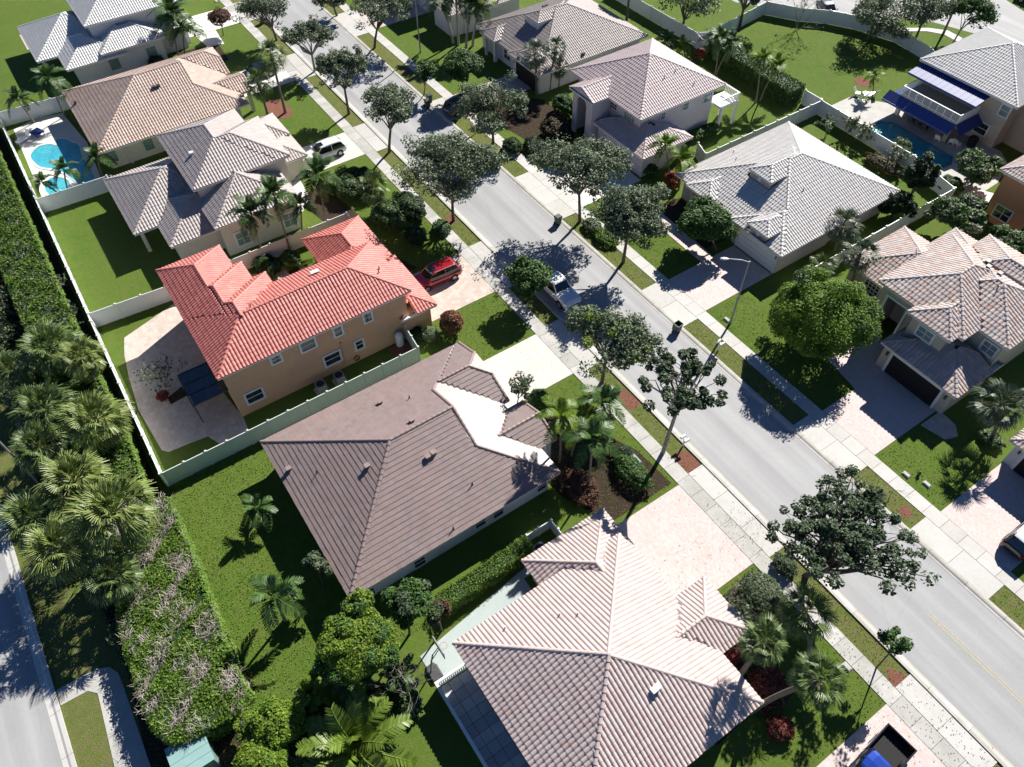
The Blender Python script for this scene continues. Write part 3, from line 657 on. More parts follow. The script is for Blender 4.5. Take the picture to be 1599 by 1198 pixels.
# ---------------------------------------------------------------- fences
def fence(name, label, pts, h=1.8, m='vinyl', sp=2.0, planks=False, cat='fence', m2=None):
    """posts and panels, each a part of its own"""
    root = empty(name, (*pts[0], 0), 0, label, cat); o = np.array(pts[0])
    post = MB(); post.box(-.065, .065, -.065, .065, 0, h + .06); post.box(-.085, .085, -.085, .085, h + .06, h + .09); post.box(-.05, .05, -.05, .05, h + .09, h + .12); pm = post.mesh('post', M[m])
    meshes = {}
    for a, b in zip(pts[:-1], pts[1:]):
        a, b = np.array(a), np.array(b); L = np.linalg.norm(b - a); n = max(1, int(round(L / sp))); d = (b - a) / L; w = round(L / n - .13, 2); an = math.atan2(d[1], d[0])
        if w not in meshes:
            pb = MB(); 
            pb.box(-w / 2, w / 2, -.03, .03, h - .11, h); pb.box(-w / 2, w / 2, -.03, .03, .05, .18)
            k = max(2, int(w / .15)); 
            for i in range(k): x = -w / 2 + w * i / k; pb.box(x + .004, x + w / k - .004, -.018, .018, .18, h - .11, r=float(rng.random()))
            if not planks: pb.box(-w / 2, w / 2, -.010, .010, .18, h - .11)
            meshes[w] = pb.mesh('panel', M[m])
        for i in range(n + 1):
            p = a + d * L * i / n - o
            if i == 0 and not (a == np.array(pts[0])).all(): continue
            link('post', pm, root, (*p, 0), (0, 0, an))
        for i in range(n):
            p = a + d * L * (i + .5) / n - o; link('panel', meshes[w], root, (*p, 0), (0, 0, an))
    return root

# ---------------------------------------------------------------- vehicles (front towards +x)
def carpaint(n, c, metal=.3): M[n] = mat(n, c, .28, .5, metal=metal, coat=1.0); return M[n]
carpaint('paint_white', (0.68, 0.69, 0.70), 0); carpaint('paint_red', (0.33, 0.008, 0.018)); carpaint('paint_grey', (0.07, 0.068, 0.075)); carpaint('paint_silver', (0.30, 0.31, 0.32)); carpaint('paint_black', (0.012, 0.012, 0.014)); carpaint('paint_navy', (0.018, 0.020, 0.035), .3); carpaint('paint_sky_reflection', (0.012, 0.05, 0.34), .4)  # final blue entry puts reflected sky into a cab roof's colour
M['rubber'] = mat('rubber', (0.015, 0.015, 0.016), .8, .3); M['rim'] = mat('rim', (0.38, 0.39, 0.40), .3, .5, metal=.8); M['lamp_glass'] = mat('lamp_glass', (0.55, 0.57, 0.58), .1, .8); M['tail_red'] = mat('tail_red', (0.35, 0.01, 0.01), .2, .6)
M['car_glass'] = mat('car_glass', (0.008, 0.010, 0.014), .03, 1.0)

def loft(mb, rings, closed=False, r=.5, m=0, caps=True):
    k = len(rings[0]); V = np.array(rings).reshape(-1, 3); Q = []
    for i in range(len(rings) - 1):
        for j in range(k if closed else k - 1): Q.append((i * k + j, i * k + (j + 1) % k, (i + 1) * k + (j + 1) % k, (i + 1) * k + j))
    mb.add(V, Q, r=r, m=m)
    if caps: mb.poly(rings[0][::-1], r, m); mb.poly(rings[-1], r, m)

def body_ring(x, w, zb, zt, crown=.04):
    h = [(w * .86, zb), (w * .98, zb + .14), (w, zb + (zt - zb) * .55), (w * .985, zt - .12), (w * .93, zt - .03), (w * .80, zt + crown * .3), (w * .4, zt + crown)]
    return [(x, y, z) for y, z in h] + [(x, -y, z) for y, z in h[::-1]]

def vehicle(label, loc, heading, paint, kind='suv', L=4.6, W=1.84, Hh=1.66, rails=False, cat='car', name='parked_car', roofm=None, rack=False):
    root = empty(name, loc, heading, label, cat); w = W / 2; f = L / 2; belt = .98 if kind != 'pickup' else 1.12; zb = .28 if kind != 'pickup' else .42
    hood = belt + .02
    if kind == 'pickup': st = [(-.12 * L + .02, w, zb, belt), (-.02 * L, w, zb, belt), (.16 * L, w, zb, belt), (.24 * L, w * .99, zb, hood + .04), (.36 * L, w * .98, zb, hood + .02), (.45 * L, w * .95, zb, hood - .05), (.488 * L, w * .88, zb + .06, hood - .22), (.5 * L, w * .80, zb + .12, hood - .42)]
    elif kind == 'suv': st = [(-f, w * .80, zb + .14, belt - .30), (-f + .05, w * .90, zb + .06, belt - .08), (-f + .22, w * .97, zb, belt), (-f + .9, w, zb, belt + .01), (0, w, zb, belt), (f * .42, w * .99, zb, hood - .02), (f * .62, w * .98, zb, hood - .07), (f * .82, w * .94, zb, hood - .15), (f - .12, w * .86, zb + .05, hood - .27), (f, w * .70, zb + .12, hood - .48)]
    else: st = [(-f, w * .76, zb + .12, belt - .25), (-f + .08, w * .88, zb + .05, belt - .08), (-f + .5, w * .96, zb, belt - .02), (-f + 1.1, w, zb, belt), (0, w, zb, belt - .03), (f * .42, w * .99, zb, hood - .08), (f * .7, w * .96, zb, hood - .17), (f - .15, w * .86, zb + .05, hood - .32), (f, w * .68, zb + .1, hood - .5)]
    b = MB(); loft(b, [body_ring(*s_) for s_ in st]); b.build('body', M[paint], root, smooth=False)
    # greenhouse
    if kind == 'pickup': xs = (-.13 * L + .02, -.10 * L, .115 * L, .225 * L)
    elif kind == 'suv': xs = (-f + .12, -f + .55, f * .22, f * .52)
    else: xs = (-f + .55, -f + 1.25, f * .12, f * .50)
    zr = Hh - .05; wr = w * .76
    def ring(x, wb, wt, z0, z1, xt):
        return [(x, wb, z0), (x * .5 + xt * .5, (wb + wt) / 2 + .03, (z0 + z1) / 2), (xt, wt, z1), (xt, -wt, z1), (x * .5 + xt * .5, -(wb + wt) / 2 - .03, (z0 + z1) / 2), (x, -wb, z0)]
    g_ = MB(); z0 = belt - .03
    loft(g_, [ring(xs[0], w * .82, wr * .9, z0, zr, xs[1]), ring(xs[0] * .6 + xs[3] * .4, w * .93, wr, z0, zr + .01, (xs[1] + xs[2]) / 2), ring(xs[3], w * .84, wr * .92, z0, zr - .02, xs[2])])
    g_.build('windows', M['car_glass'], root)
    rf = MB(); xa, xb = xs[1] - .06, xs[2] + .05; 
    rr = []
    for x, ww, dz in ((xa, wr * .86, -.03), (xa + .18, wr * .98, .02), ((xa + xb) / 2, wr * 1.03, .045), (xb - .15, wr * .98, .02), (xb, wr * .88, -.02)):
        z = zr + dz; rr.append([(x, ww, z - .03), (x, ww * .94, z + .015), (x, ww * .5, z + .035), (x, -ww * .5, z + .035), (x, -ww * .94, z + .015), (x, -ww, z - .03)])
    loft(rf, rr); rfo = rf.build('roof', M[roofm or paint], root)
    pl = MB(); 
    for sy in (1, -1):
        pl.tube([(xs[3] + .02, sy * w * .84, z0), (xs[2] + .02, sy * wr * .93, zr)], [.045, .035], 5); pl.tube([(xs[0] - .01, sy * w * .83, z0), (xs[1] - .02, sy * wr * .90, zr)], [.07, .06], 5)
        xm = (xs[1] + xs[2]) / 2; pl.tube([(xm, sy * w * .935, z0), (xm, sy * wr * 1.01, zr)], [.035, .03], 5)
    pl.build('window_pillars', M[paint], root)
    if kind == 'suv':
        su = MB(); su.box(.1, .75, -.36, .36, zr + .075, zr + .088); su.build('sunroof', M['car_glass'], rfo)
    if rails or rack:
        ra = MB()
        for sy in (1, -1): ra.tube([(xa + .15, sy * wr * .92, zr + .04), (xa + .25, sy * wr * .92, zr + .10), (xb - .25, sy * wr * .92, zr + .10), (xb - .1, sy * wr * .92, zr + .03)], .02, 5)
        ra.build('roof_rail', M['grey_metal'], rfo)
    if kind == 'pickup':
        bd = MB(); x0, x1 = -f, -.12 * L; z1 = belt + .02
        for sy in (1, -1): bd.box(x0, x1, sy * w - .09 if sy > 0 else -w, w if sy > 0 else -w + .09, zb + .1, z1)
        bd.box(x0, x0 + .07, -w + .091, w - .091, zb + .15, z1 - .01); bd.box(x1 - .05, x1 - .001, -w + .091, w - .091, zb + .12, z1 - .012)
        bo = bd.build('cargo_bed', M[paint], root); bf = MB(); bf.box(x0 + .071, x1 - .051, -w + .092, w - .092, zb + .14, zb + .24)
        for i in range(9): y = -w + .2 + i * (W - .4) / 8; bf.box(x0 + .1, x1 - .1, y - .03, y + .03, zb + .24, zb + .26)
        bf.build('bed_floor', M['dark'] if paint != 'paint_white' else M['dark_metal'], bo)
    # details
    for sy in (1, -1):
        h = MB(); h.obox((f - .16, sy * w * .68, hood - .36), (1, sy * .35, -.25), (0, 1, 0), (0, 0, 1), .10, .17, .07); h.build('headlight', M['lamp_glass'], root)
        t = MB(); t.box(-f - .012, -f + .10, sy * w * .72 - .09, sy * w * .72 + .09, belt - .38, belt - .10); t.build('tail_light', M['tail_red'], root)
        mi = MB(); mi.obox((xs[3] - .12, sy * (w + .09), belt + .06), (1, 0, 0), (0, 1, 0), (0, 0, 1), .07, .11, .07); mi.build('mirror', M[paint], root)
    gr = MB(); gr.box(f - .05, f + .012, -w * .5, w * .5, zb + .22, hood - .38); gr.build('grille', M['dark'], root)
    rw = .36 if kind != 'pickup' else .42; wx = (f - .92, -f + .90) if kind != 'pickup' else (f - 1.0, -f + 1.15)
    for x in wx:
        for sy in (1, -1):
            y = sy * (w - .10)
            ty = MB(); ty.tube([(x, y - .115, rw), (x, y - .09, rw), (x, y + .09, rw), (x, y + .115, rw)], [rw * .9, rw, rw, rw * .9], 20); wo = ty.build('wheel', M['rubber'], root)
            ri = MB(); ri.tube([(x, y + sy * .10, rw), (x, y + sy * .122, rw)], [rw * .62, rw * .58], 14); ri.build('rim', M['rim'], wo)
            ar = MB(); th = np.linspace(0, math.pi, 9); ar.add([(x + math.cos(a) * (rw + .07 * s_), sy * (w + .004), rw + math.sin(a) * (rw + .07 * s_)) for s_ in (0, 1) for a in th], [(i, i + 1, i + 10, i + 9) for i in range(8)]); ar.build('wheel_arch', M['dark'], root)
    return root

def wheelie_bin(label, loc, rz, m='bin_green', open_=False, group='rubbish bins at the kerb'):
    root = empty('rubbish_bin', loc, rz, label, 'rubbish bin', group)
    b = MB(); loft(b, [[(-.22, -.24, .06), (.22, -.24, .06), (.22, .24, .06), (-.22, .24, .06)], [(-.30, -.30, .95), (.30, -.30, .95), (.30, .30, .95), (-.30, .30, .95)]], True, caps=False)
    b.poly([(-.22, -.24, .07), (.22, -.24, .07), (.22, .24, .07), (-.22, .24, .07)]); b.box(-.33, .33, -.33, -.29, .92, .98); b.box(-.33, .33, .29, .33, .92, .98); b.box(-.33, -.29, -.289, .289, .92, .98); b.box(.29, .33, -.289, .289, .92, .98)
    b.build('body', M[m], root)
    l = MB()
    if open_: l.obox((-.37, 0, .62), (0, 0, 1), (0, 1, 0), (1, 0, 0), .33, .31, .02)
    else: loft(l, [[(-.34, -.33, .985), (.34, -.33, .985), (.34, .33, .985), (-.34, .33, .985)], [(-.28, -.26, 1.05), (.28, -.26, 1.05), (.28, .26, 1.05), (-.28, .26, 1.05)]], True)
    l.build('lid', M[m], root)
    for sy in (1, -1): w_ = MB(); w_.tube([(-.22, sy * .24, .12), (-.22, sy * .30, .12)], .12, 12); w_.build('wheel', M['rubber'], root)
    return root
M['bin_green'] = mat('bin_green', (0.03, 0.055, 0.045), .5, .5)

def street_lamp(label, x, y, h, ax, ay, group='street lamps'):
    root = empty('street_lamp', (x, y, 0), 0, label, 'street lamp', group); p = MB(); p.tube([(0, 0, 0), (0, 0, .4), (0, 0, h)], [.13, .10, .065], 10); p.build('pole', M['pole'], root)
    a = MB(); a.tube([(0, 0, h - .12), (ax * .35, ay * .35, h + .10), (ax, ay, h + .16)], [.045, .04, .035], 7); a.build('arm', M['galv'], root)
    n = math.hypot(ax, ay); ux, uy = ax / n, ay / n; l = MB()
    loft(l, [[(ax + ux * t + uy * w_ * math.cos(b), ay + uy * t - ux * w_ * math.cos(b), h + .15 + w_ * .55 * math.sin(b)) for b in np.linspace(0, 6.283, 9)[:-1]] for t, w_ in ((-.02, .05), (.15, .14), (.42, .17), (.62, .12), (.72, .03))], True)
    l.build('lamp_head', M['galv'], root); return root

# ================================================================ THE SETTING
def sheet(name, poly, z, m, kind='structure', parent=None, th=0.0, label=None, cat=None):
    mb = MB()
    if th: mb.prism(list(poly), z - th, z, bottom=False)
    else:
        n = len(poly); a = sum(poly[i][0] * poly[(i + 1) % n][1] - poly[(i + 1) % n][0] * poly[i][1] for i in range(n))
        mb.poly([(p[0], p[1], z) for p in (poly if a > 0 else poly[::-1])])
    return mb.build(name, M[m], parent, kind=kind, label=label, cat=cat)

def rect(x0, x1, y0, y1): return [(x0, y0), (x1, y0), (x1, y1), (x0, y1)]
def disc(x, y, rx, ry=None, n=18, seed=0, j=.10):
    rg = np.random.default_rng(seed); ry = ry or rx
    return [(x + rx * math.cos(a) * (1 + rg.normal(0, j)), y + ry * math.sin(a) * (1 + rg.normal(0, j))) for a in np.linspace(0, 2 * math.pi, n + 1)[:-1]]

sheet('ground', rect(-3000, 3000, -3000, 3000), 0.0, 'grass')
sheet('road', rect(-400, 200, 30.1, 37.95), 0.010, 'asphalt')
for nm, y0, y1 in (('grass_verge', 28.2, 29.8), ('grass_verge', 38.25, 40.2)):
    sheet(nm, rect(-160, 60, y0, y1), 0.006, 'dry_grass')

def slabs(name, x0, x1, y0, y1, ln, m, z=.045, lastgap=.012, seed=0, jy=1):
    """a pavement of separate slabs with recessed joints"""
    root = empty(name, ((x0 + x1) / 2, (y0 + y1) / 2, 0)); root['kind'] = 'structure'; rg = np.random.default_rng(seed)
    n = max(1, int(round((x1 - x0) / ln))); w = (x1 - x0) / n; d = (y1 - y0) / jy; vari = []
    for k in range(4):
        mb = MB(); mb.box(-w / 2 + lastgap, w / 2 - lastgap, -d / 2 + .008, d / 2 - .008, 0, .045, r=k / 3); vari.append(mb.mesh('slab', M[m]))
    for i in range(n):
        for j in range(jy):
            link('slab', vari[rg.integers(4)], root, (x0 + w * (i + .5) - (x0 + x1) / 2, y0 + d * (j + .5) - (y0 + y1) / 2, z - .045 + rg.uniform(-.004, .004)), (rg.normal(0, .002), rg.normal(0, .002), 0))
    b = MB(); b.box(x0 - root.location.x, x1 - root.location.x, y0 - root.location.y, y1 - root.location.y, -.02, z - .025); b.build('joint_bed', M['joint'], root)
    return root
slabs('sidewalk', -126, 14, 26.98, 28.22, 1.52, 'old_concrete', seed=1)
slabs('sidewalk', -126, 14, 40.15, 41.38, 1.52, 'concrete', seed=2)

def kerb_run(y0, y1, side):
    root = empty('kerb', (0, (y0 + y1) / 2, 0)); root['kind'] = 'structure'; w = (y1 - y0) / 2; vari = []
    for k in range(3):
        mb = MB(); L = 1.49; s = side
        prof = [(-w * s, .0), (-w * s, .11), (-w * s * .3, .115), (w * s * .1, .09), (w * s * .45, .035), (w * s, .022), (w * s, 0)]
        loft(mb, [[(-L, a, b) for a, b in prof], [(L, a, b) for a, b in prof]], r=k / 2, caps=True); vari.append(mb.mesh('kerb_piece', M['kerb']))
    for i in range(48): link('kerb_piece', vari[(i * 7) % 3], root, (-128 + i * 3.0, 0, 0))
kerb_run(29.76, 30.34, 1); kerb_run(37.70, 38.28, -1)
for y in (34.0, 34.22): sheet('road_marking', [(-.55, y - .05), (30, y - .05), (30, y + .05), (-.55, y + .05)], 0.016, 'yellow_paint')

# driveways: a concrete apron of slabs between kerb and sidewalk, pavers behind it
def drive(x0, x1, y0, y1, m, near=True, apron=True, flare=.5):
    if apron:
        a, b = (28.24, 29.74) if near else (38.30, 40.13)
        slabs('driveway_apron', x0 - .35, x1 + .35, a, b, 2.9, 'concrete', z=.05, seed=int(abs(x0)))
    return sheet('driveway', rect(x0, x1, y0, y1), .040, m, th=.04)
drive(-17.75, -9.95, 19.3, 26.96, 'pink_paver'); drive(-36.6, -31.1, 18.8, 26.96, 'pale_paver')
drive(-49.6, -43.2, 18.5, 26.96, 'tan_paver'); drive(-74.9, -69.7, 18.5, 26.96, 'pale_paver')
drive(-94.6, -88.7, 18.5, 26.96, 'white_deck'); drive(1.6, 7.2, 14.0, 26.96, 'pink_paver')
drive(-112.6, -107.0, 18.0, 26.96, 'white_deck')
drive(-35.15, -30.15, 41.40, 49.9, 'pink_paver', False); drive(-16.35, -11.1, 41.40, 49.2, 'pink_paver', False)
drive(-5.05, 0.7, 41.40, 49.2, 'pink_paver', False); drive(-56.2, -48.4, 41.40, 49.2, 'white_deck', False)
drive(-74.4, -70.2, 41.40, 50.2, 'tan_paver', False); drive(-101.0, -94.6, 41.40, 50.0, 'tan_paver', False)
drive(9.6, 15, 41.4, 49, 'pink_paver', False)
sheet('garden_path', [(-43.2, 45.8), (-36.6, 45.6), (-35.16, 45.6), (-35.16, 47.0), (-36.6, 47.2), (-43.2, 47.4)], .036, 'pink_paver', th=.03)
sheet('garden_path', [(-20.6, 46.2), (-16.36, 45.4), (-16.36, 51.8), (-20.2, 51.8)], .036, 'pink_paver', th=.03)
sheet('garden_path', [(-10.9, 46.8), (-8.9, 47.2), (-8.5, 48.3), (-9.3, 49.1), (-10.9, 49.3)], .036, 'tan_paver', th=.03)
sheet('garden_path', [(-106.9, 20.6), (-103.2, 20.9), (-102.6, 23.0), (-106.9, 23.4)], .036, 'white_deck', th=.03)
sheet('garden_path', [(-69.6, 16.8), (-66.6, 16.6), (-64.6, 15.6), (-64.4, 17.0), (-66.2, 18.6), (-69.6, 19.0)], .036, 'white_deck', th=.03)

# rear road on the left
sheet('rear_road', rect(-300, 120, -40, -17.0), 0.010, 'asphalt')
rk = empty('rear_kerb', (0, -16.62, 0)); rk['kind'] = 'structure'; mb = MB(); loft(mb, [[(-1.49, a, b) for a, b in ((-.42, 0), (-.42, .02), (-.1, .035), (.05, .10), (.3, .12), (.3, 0))], [(1.49, a, b) for a, b in ((-.42, 0), (-.42, .02), (-.1, .035), (.05, .10), (.3, .12), (.3, 0))]]); rkm = mb.mesh('kerb_piece', M['concrete'])
for i in range(32): link('kerb_piece', rkm, rk, (-80 + i * 3.0, 0, 0))
sheet('road_marking', rect(-26.9, -8, -20.95, -20.80), 0.016, 'yellow_paint')
sheet('roadside_grass', [(-160, -16.3), (60, -16.3), (60, -12.0), (-160, -12.0)], 0.005, 'dry_grass')
sheet('rear_path', [(-28.95, -16.25), (-28.9, -13.8), (-28.5, -13.0), (-27.8, -12.65), (-27.2, -12.6), (-8, -12.7), (-8, -14.6), (-22.3, -14.45), (-27.25, -14.1), (-27.75, -14.6), (-27.8, -16.25)], .030, 'old_concrete', th=.03)
sheet('bare_soil', [(-38.97, -5.67), (-32.78, -5.47), (-25.7, -5.79), (-21.6, -5.65), (-17.98, -8.16), (-21.11, -12.75), (-27.47, -12.1), (-34.49, -12.25), (-41.22, -11.37), (-43.88, -7.22)], 0.009, 'soil')
sheet('bare_soil', [(-100, -11.8), (-42, -11.8), (-38, -6.0), (-46, -5.9), (-100, -5.9)], 0.009, 'soil')

# back gardens: patios, pools
sheet('patio', [(-57.2, -3.6), (-58.9, 1.6), (-58.2, 12.0), (-50.0, 12.0), (-50.0, 1.0), (-42.7, 1.9), (-41.0, 1.7), (-41.2, -0.6), (-42.6, -1.2), (-42.9, -4.3), (-43.4, -4.7), (-48.4, -5.0), (-52.5, -4.6), (-55.1, -4.2)], .030, 'tan_paver', th=.03)
sheet('grass_strip', rect(-60.0, -40.2, -5.25, -4.95), .006, 'grass')
sheet('driveway', [(-18.75, 12.6), (-17.6, 4.15), (-15.3, 4.15), (-15.3, 6.6), (-16.2, 12.8), (-18.2, 12.9), (-18.2, 15.9), (-19.1, 15.7)], .036, 'grey_slab', th=.03)
sheet('patio', rect(-15.22, -1.0, 4.0, 7.4), .046, 'joint', th=.045)
pv = empty('patio_paving', (-15.2, 3, 0)); pv['kind'] = 'structure'
tm_ = [MB().box(-.36, .36, -.36, .36, 0, .02, r=k / 2).mesh('tile', M['shade_tile']) for k in range(3)]
for i in range(18):
    for j in range(4): link('tile', tm_[(i * 5 + j * 3) % 3], pv, (.45 + i * .75, 1.42 + j * .75, .050))
sheet('pool_deck', [(-97.6, -4.6), (-98.6, -1.8), (-97.9, 1.0), (-90.0, 1.8), (-81.6, 1.2), (-81.0, -4.9)], .030, 'white_deck', th=.03)
def pool(pts, m, label, z=.034, coping='white_deck', spill=None, rnd_=True):
    if rnd_:
        n = len(pts); q = []
        for i in range(n):
            p0, p1, p2, p3 = (np.array(pts[(i + k) % n]) for k in (-1, 0, 1, 2))
            for t in (0, .25, .5, .75): q.append(tuple(.5 * (2 * p1 + (p2 - p0) * t + (2 * p0 - 5 * p1 + 4 * p2 - p3) * t * t + (3 * p1 - p0 - 3 * p2 + p3) * t ** 3)))
        pts = q
    c = (sum(p[0] for p in pts) / len(pts), sum(p[1] for p in pts) / len(pts)); root = empty('swimming_pool', (*c, 0), 0, label, 'swimming pool')
    mb = MB(); mb.poly([(p[0] - c[0], p[1] - c[1], z + .006) for p in pts]); mb.build('water', M[m], root)
    e = MB(); n = len(pts)
    for i in range(n):
        p, q = np.array(pts[i]), np.array(pts[(i + 1) % n]); p2, q2 = (p - c) * 1.0, (q - c) * 1.0
        o1 = p2 * (1 + .28 / np.linalg.norm(p2)); o2 = q2 * (1 + .28 / np.linalg.norm(q2))
        e.add([(*p2, z), (*q2, z), (*q2, z + .05), (*p2, z + .05), (*o1, z), (*o2, z), (*o2, z + .05), (*o1, z + .05)], [(0, 1, 2, 3), (3, 2, 6, 7), (7, 6, 5, 4)], m=0)
    e.build('coping', M[coping], root); return root, c
pool([(-91.11, -4.13), (-92.29, -3.03), (-92.05, -1.82), (-91.29, -1.15), (-92.42, -1.02), (-92.39, -0.32), (-91.05, 0.49), (-89.85, 0.9), (-87.91, 0.68), (-84.95, 0.74), (-81.83, 0.59), (-81.28, -0.57), (-86.06, -2.07), (-87.97, -3.6), (-89.3, -4.05)], 'pool_water', 'turquoise kidney shaped pool with palms along its edge behind the tan roofed house')
pool([(-84.21, -4.2), (-85.3, -3.41), (-84.9, -2.42), (-83.63, -1.79), (-82.01, -2.2), (-81.68, -3.07), (-82.39, -4.09)], 'pool_water', 'small round turquoise spa pool in front of the white fence')
pool([(-40.7, 76.9), (-40.9, 79.0), (-39.9, 80.1), (-32.2, 80.0), (-31.5, 78.8), (-31.7, 76.0), (-33.4, 75.4)], 'deep_water', 'long teal pool with clipped corners behind the white wall', coping='pool_tile', rnd_=False)
sheet('pool_deck', [(-46.6, 75.9), (-46.6, 80.5), (-43.8, 82.6), (-41.2, 84.2), (-29.6, 85.4), (-27.8, 84.0), (-26.4, 80), (-26.2, 74.3), (-33, 74.6)], .030, 'old_concrete', th=.03)
sheet('garden_path', [(-27.2, 77.2), (-22.6, 79.8), (-21.6, 78.8), (-24.4, 76.4), (-25.0, 72.0), (-26.8, 71.5)], .032, 'white_deck', th=.03)
# cul de sac at the top right
sheet('side_road', [(-84, 86), (-72, 86.8), (-68, 89.6), (-63.5, 92.6), (-59.5, 96.6), (-56.4, 101.6), (-52.6, 104.4), (-47.0, 106.4), (-41.5, 107.6), (-20, 109.5), (-20, 118), (-47, 117.0), (-60, 121), (-84, 118)], .010, 'asphalt')
sheet('sidewalk_curve', [(-54.67, 97.42), (-53.65, 100.09), (-51.93, 102.53), (-50.02, 104.03), (-47.62, 103.84), (-47.33, 102.48), (-49.66, 102.72), (-51.52, 101.59), (-53.08, 99.37), (-53.84, 96.78)], .030, 'concrete', th=.03)
for x, y, r_, s_ in ((-18.9, 28.9, 1.25, 1), (-26.4, 29.0, 1.2, 2), (1.2, 28.8, .9, 3), (-54.6, 29.0, .8, 4), (-82.4, 39.4, .8, 7)): sheet('mulch_bed', disc(x, y, r_, r_ * .62, seed=s_), .012, 'mulch')
sheet('mulch_bed', disc(-1.0 - 5.5, 39.2, .5, .5, seed=9), .012, 'mulch')
sheet('mulch_bed', disc(-83.9, 22.6, 2.6, 1.3, seed=5), .012, 'mulch'); sheet('mulch_bed', disc(-48.0, 84.4, 1.0, 1.0, seed=6), .012, 'mulch')
for i, p in enumerate(([(-30.6, 18.5), (-30.9, 22.5), (-22, 26.4), (-18.2, 26.6), (-18.2, 20.6), (-22.0, 19.0)], [(-44.3, 47.4), (-36.4, 47.3), (-36.2, 50.6), (-43.8, 50.6)], [(-56.8, 9.2), (-50.4, 9.6), (-50.2, 14.0), (-56.8, 14)],
        [(-9.2, 20.2), (-9.6, 26.5), (-3.0, 22.6), (-2.6, 16.4), (-6.0, 19.5)], [(-73.8, 43.8), (-66, 42.6), (-57.4, 44.0), (-60, 50), (-67.4, 49.8)], [(-60.3, 18.4), (-56.0, 20.6), (-50.2, 22.6), (-50.2, 20.2), (-56.8, 18.0)], [(-104, 17), (-98, 17.8), (-98.4, 22), (-103.4, 22.4)], [(-66.8, 17.2), (-58.6, 18.6), (-60, 21.6), (-67.4, 20.6)])):
    sheet('planting_bed', p, .011 + i * .0005, 'soil')

# ================================================================ HOUSES
B = Blk
def model_a(dx, name, label, tm, wm, indiv=0, ov=.7, kind='barrel'):
    bl = [B(-37.5 + dx, -22.5 + dx, 2.0, 19.1, 2.75, 'y', 'h', ('d', 4.4), .41, ov),
          B(-37.5 + dx, -30.1 + dx, 15.2, 19.75, 2.75, 'y', 'n', ('j', .95), .41, .5),
          B(-29.4 + dx, -25.0 + dx, 15.5, 20.6, 2.80, 'y', 'n', 'g', .41, .5, wall=False)]
    root, ro, off = house(name, label, bl, M[tm], M[wm], kind, indiv=indiv, tw=.30 if kind == 'barrel' else .33, ex=.42 if kind == 'barrel' else .375)
    for x in (-28.95, -25.45): c = MB(); c.box(x - .2 + dx, x + .2 + dx, 19.9, 20.3, 0, 2.62); c.build('column', M[wm], root, loc=off)
    return root, ro, off, bl
r5, ro5, of5, bl5 = model_a(0, 'single_storey_house', 'white single-storey house under a wide brown flat-tiled hip roof, middle of the photo', 'tile_brown', 'wall_white', 300, .6, 'flat')
for a, z, w, h in ((12.45, 1.1, .85, .95), (13.98, 1.05, .85, 1.05), (7.35, .75, .85, 1.05), (3.32, .7, .85, 1.05), (17.9, 1.05, .8, 1.0)): window(r5, of5, 'x1', -23.1, a, z, w, h, 1, 2, .10)
vents(ro5, bl5, [(-34.75, 10.94), (-30.72, 11.67), (-33.71, 2.76), (-29.46, 7.28), (-27.73, 11.19), (-27.78, 11.69)], 'tile_brown')
vents(ro5, bl5, [(-33.48, 12.86), (-24.74, 12.95), (-22.89, 10.19), (-31.9, 4.28)], 'bark', 'pipe')
r2, ro2, of2, bl2 = model_a(-59.8, 'single_storey_house', 'cream single-storey house with tan barrel tile roof beside the turquoise pool', 'tile_tan', 'wall_cream', 0, .95)
for a in (7.3, 3.3): window(r2, of2, 'x1', -83.25, a, 1.35, .85, 1.1, 1, 2, .05, 'shaded_glass', fm='shaded_glass')
vents(ro2, bl2, [(-87.57, 11.14), (-87.55, 10.7), (-93.12, 2.68)])

bl4 = [B(-49.8, -42.4, 1.4, 18.2, 5.7, 'y', 'h', 'h', .46, .45), B(-56.95, -46, 1.4, 7.0, 5.7, 'x', 'h', 'n', .46, .45), B(-53.8, -45.9, 1.4, 7.8, 5.7, 'x', 'h', 'n', .46, .45),
       B(-51.4, -45.8, 1.4, 9.0, 5.7, 'x', 'h', 'n', .46, .45), B(-50.05, -42.4, 16.9, 20.4, 2.75, 'x', 'h', 'h', .44, .45), B(-57.1, -49.0, 14.2, 20.2, 2.75, 'x', 'h', 'h', .46, .5)]
r4, ro4, of4 = house('two_storey_house', 'peach two-storey house under a bright coral red barrel tile roof', bl4, M['tile_red'], M['wall_peach'], 'barrel', indiv=300, tw=.29, ex=.42)
for a, z, w, h in ((8.75, 4.5, 1.15, .95), (10.35, 1.75, 1.35, 1.15), (11.42, 4.48, .62, .9), (12.9, 1.9, .62, .95), (14.15, 4.5, .62, .9), (3.4, 1.7, 1.3, 1.15), (6.02, 4.55, .72, .68)): window(r4, of4, 'x1', -42.85, a, z, w, h, 1, 2, .17)
vents(ro4, bl4, [(-47.72, 12.35), (-47.76, 12.02)], 'trim'); vents(ro4, bl4, [(-45.02, 16.7), (-45.57, 16.99), (-46.57, 6.21)], 'dark_metal', 'pipe')
mb = MB(); mb.tube([(-42.78, 11.35, 3.0), (-42.78, 11.35, .3)], .03, 6); mb.tube([(-42.78, 11.35, .9), (-42.78, 11.1, .9), (-42.78, 11.1, .3)], .02, 6); mb.box(-42.83, -42.70, 11.28, 11.42, 3.0, 3.12); mb.build('drain_pipe', M['wall_peach'], r4, loc=of4)
mb = MB(); th = np.linspace(0, 18.8, 40); mb.tube([(-42.72 + .03 * t / 6, 12.35 + .24 * math.cos(t), .62 + .24 * math.sin(t)) for t in th], .025, 6)
mb.build('garden_hose', M['dark'], None, label='coiled black garden hose hanging on the peach wall', cat='hose')

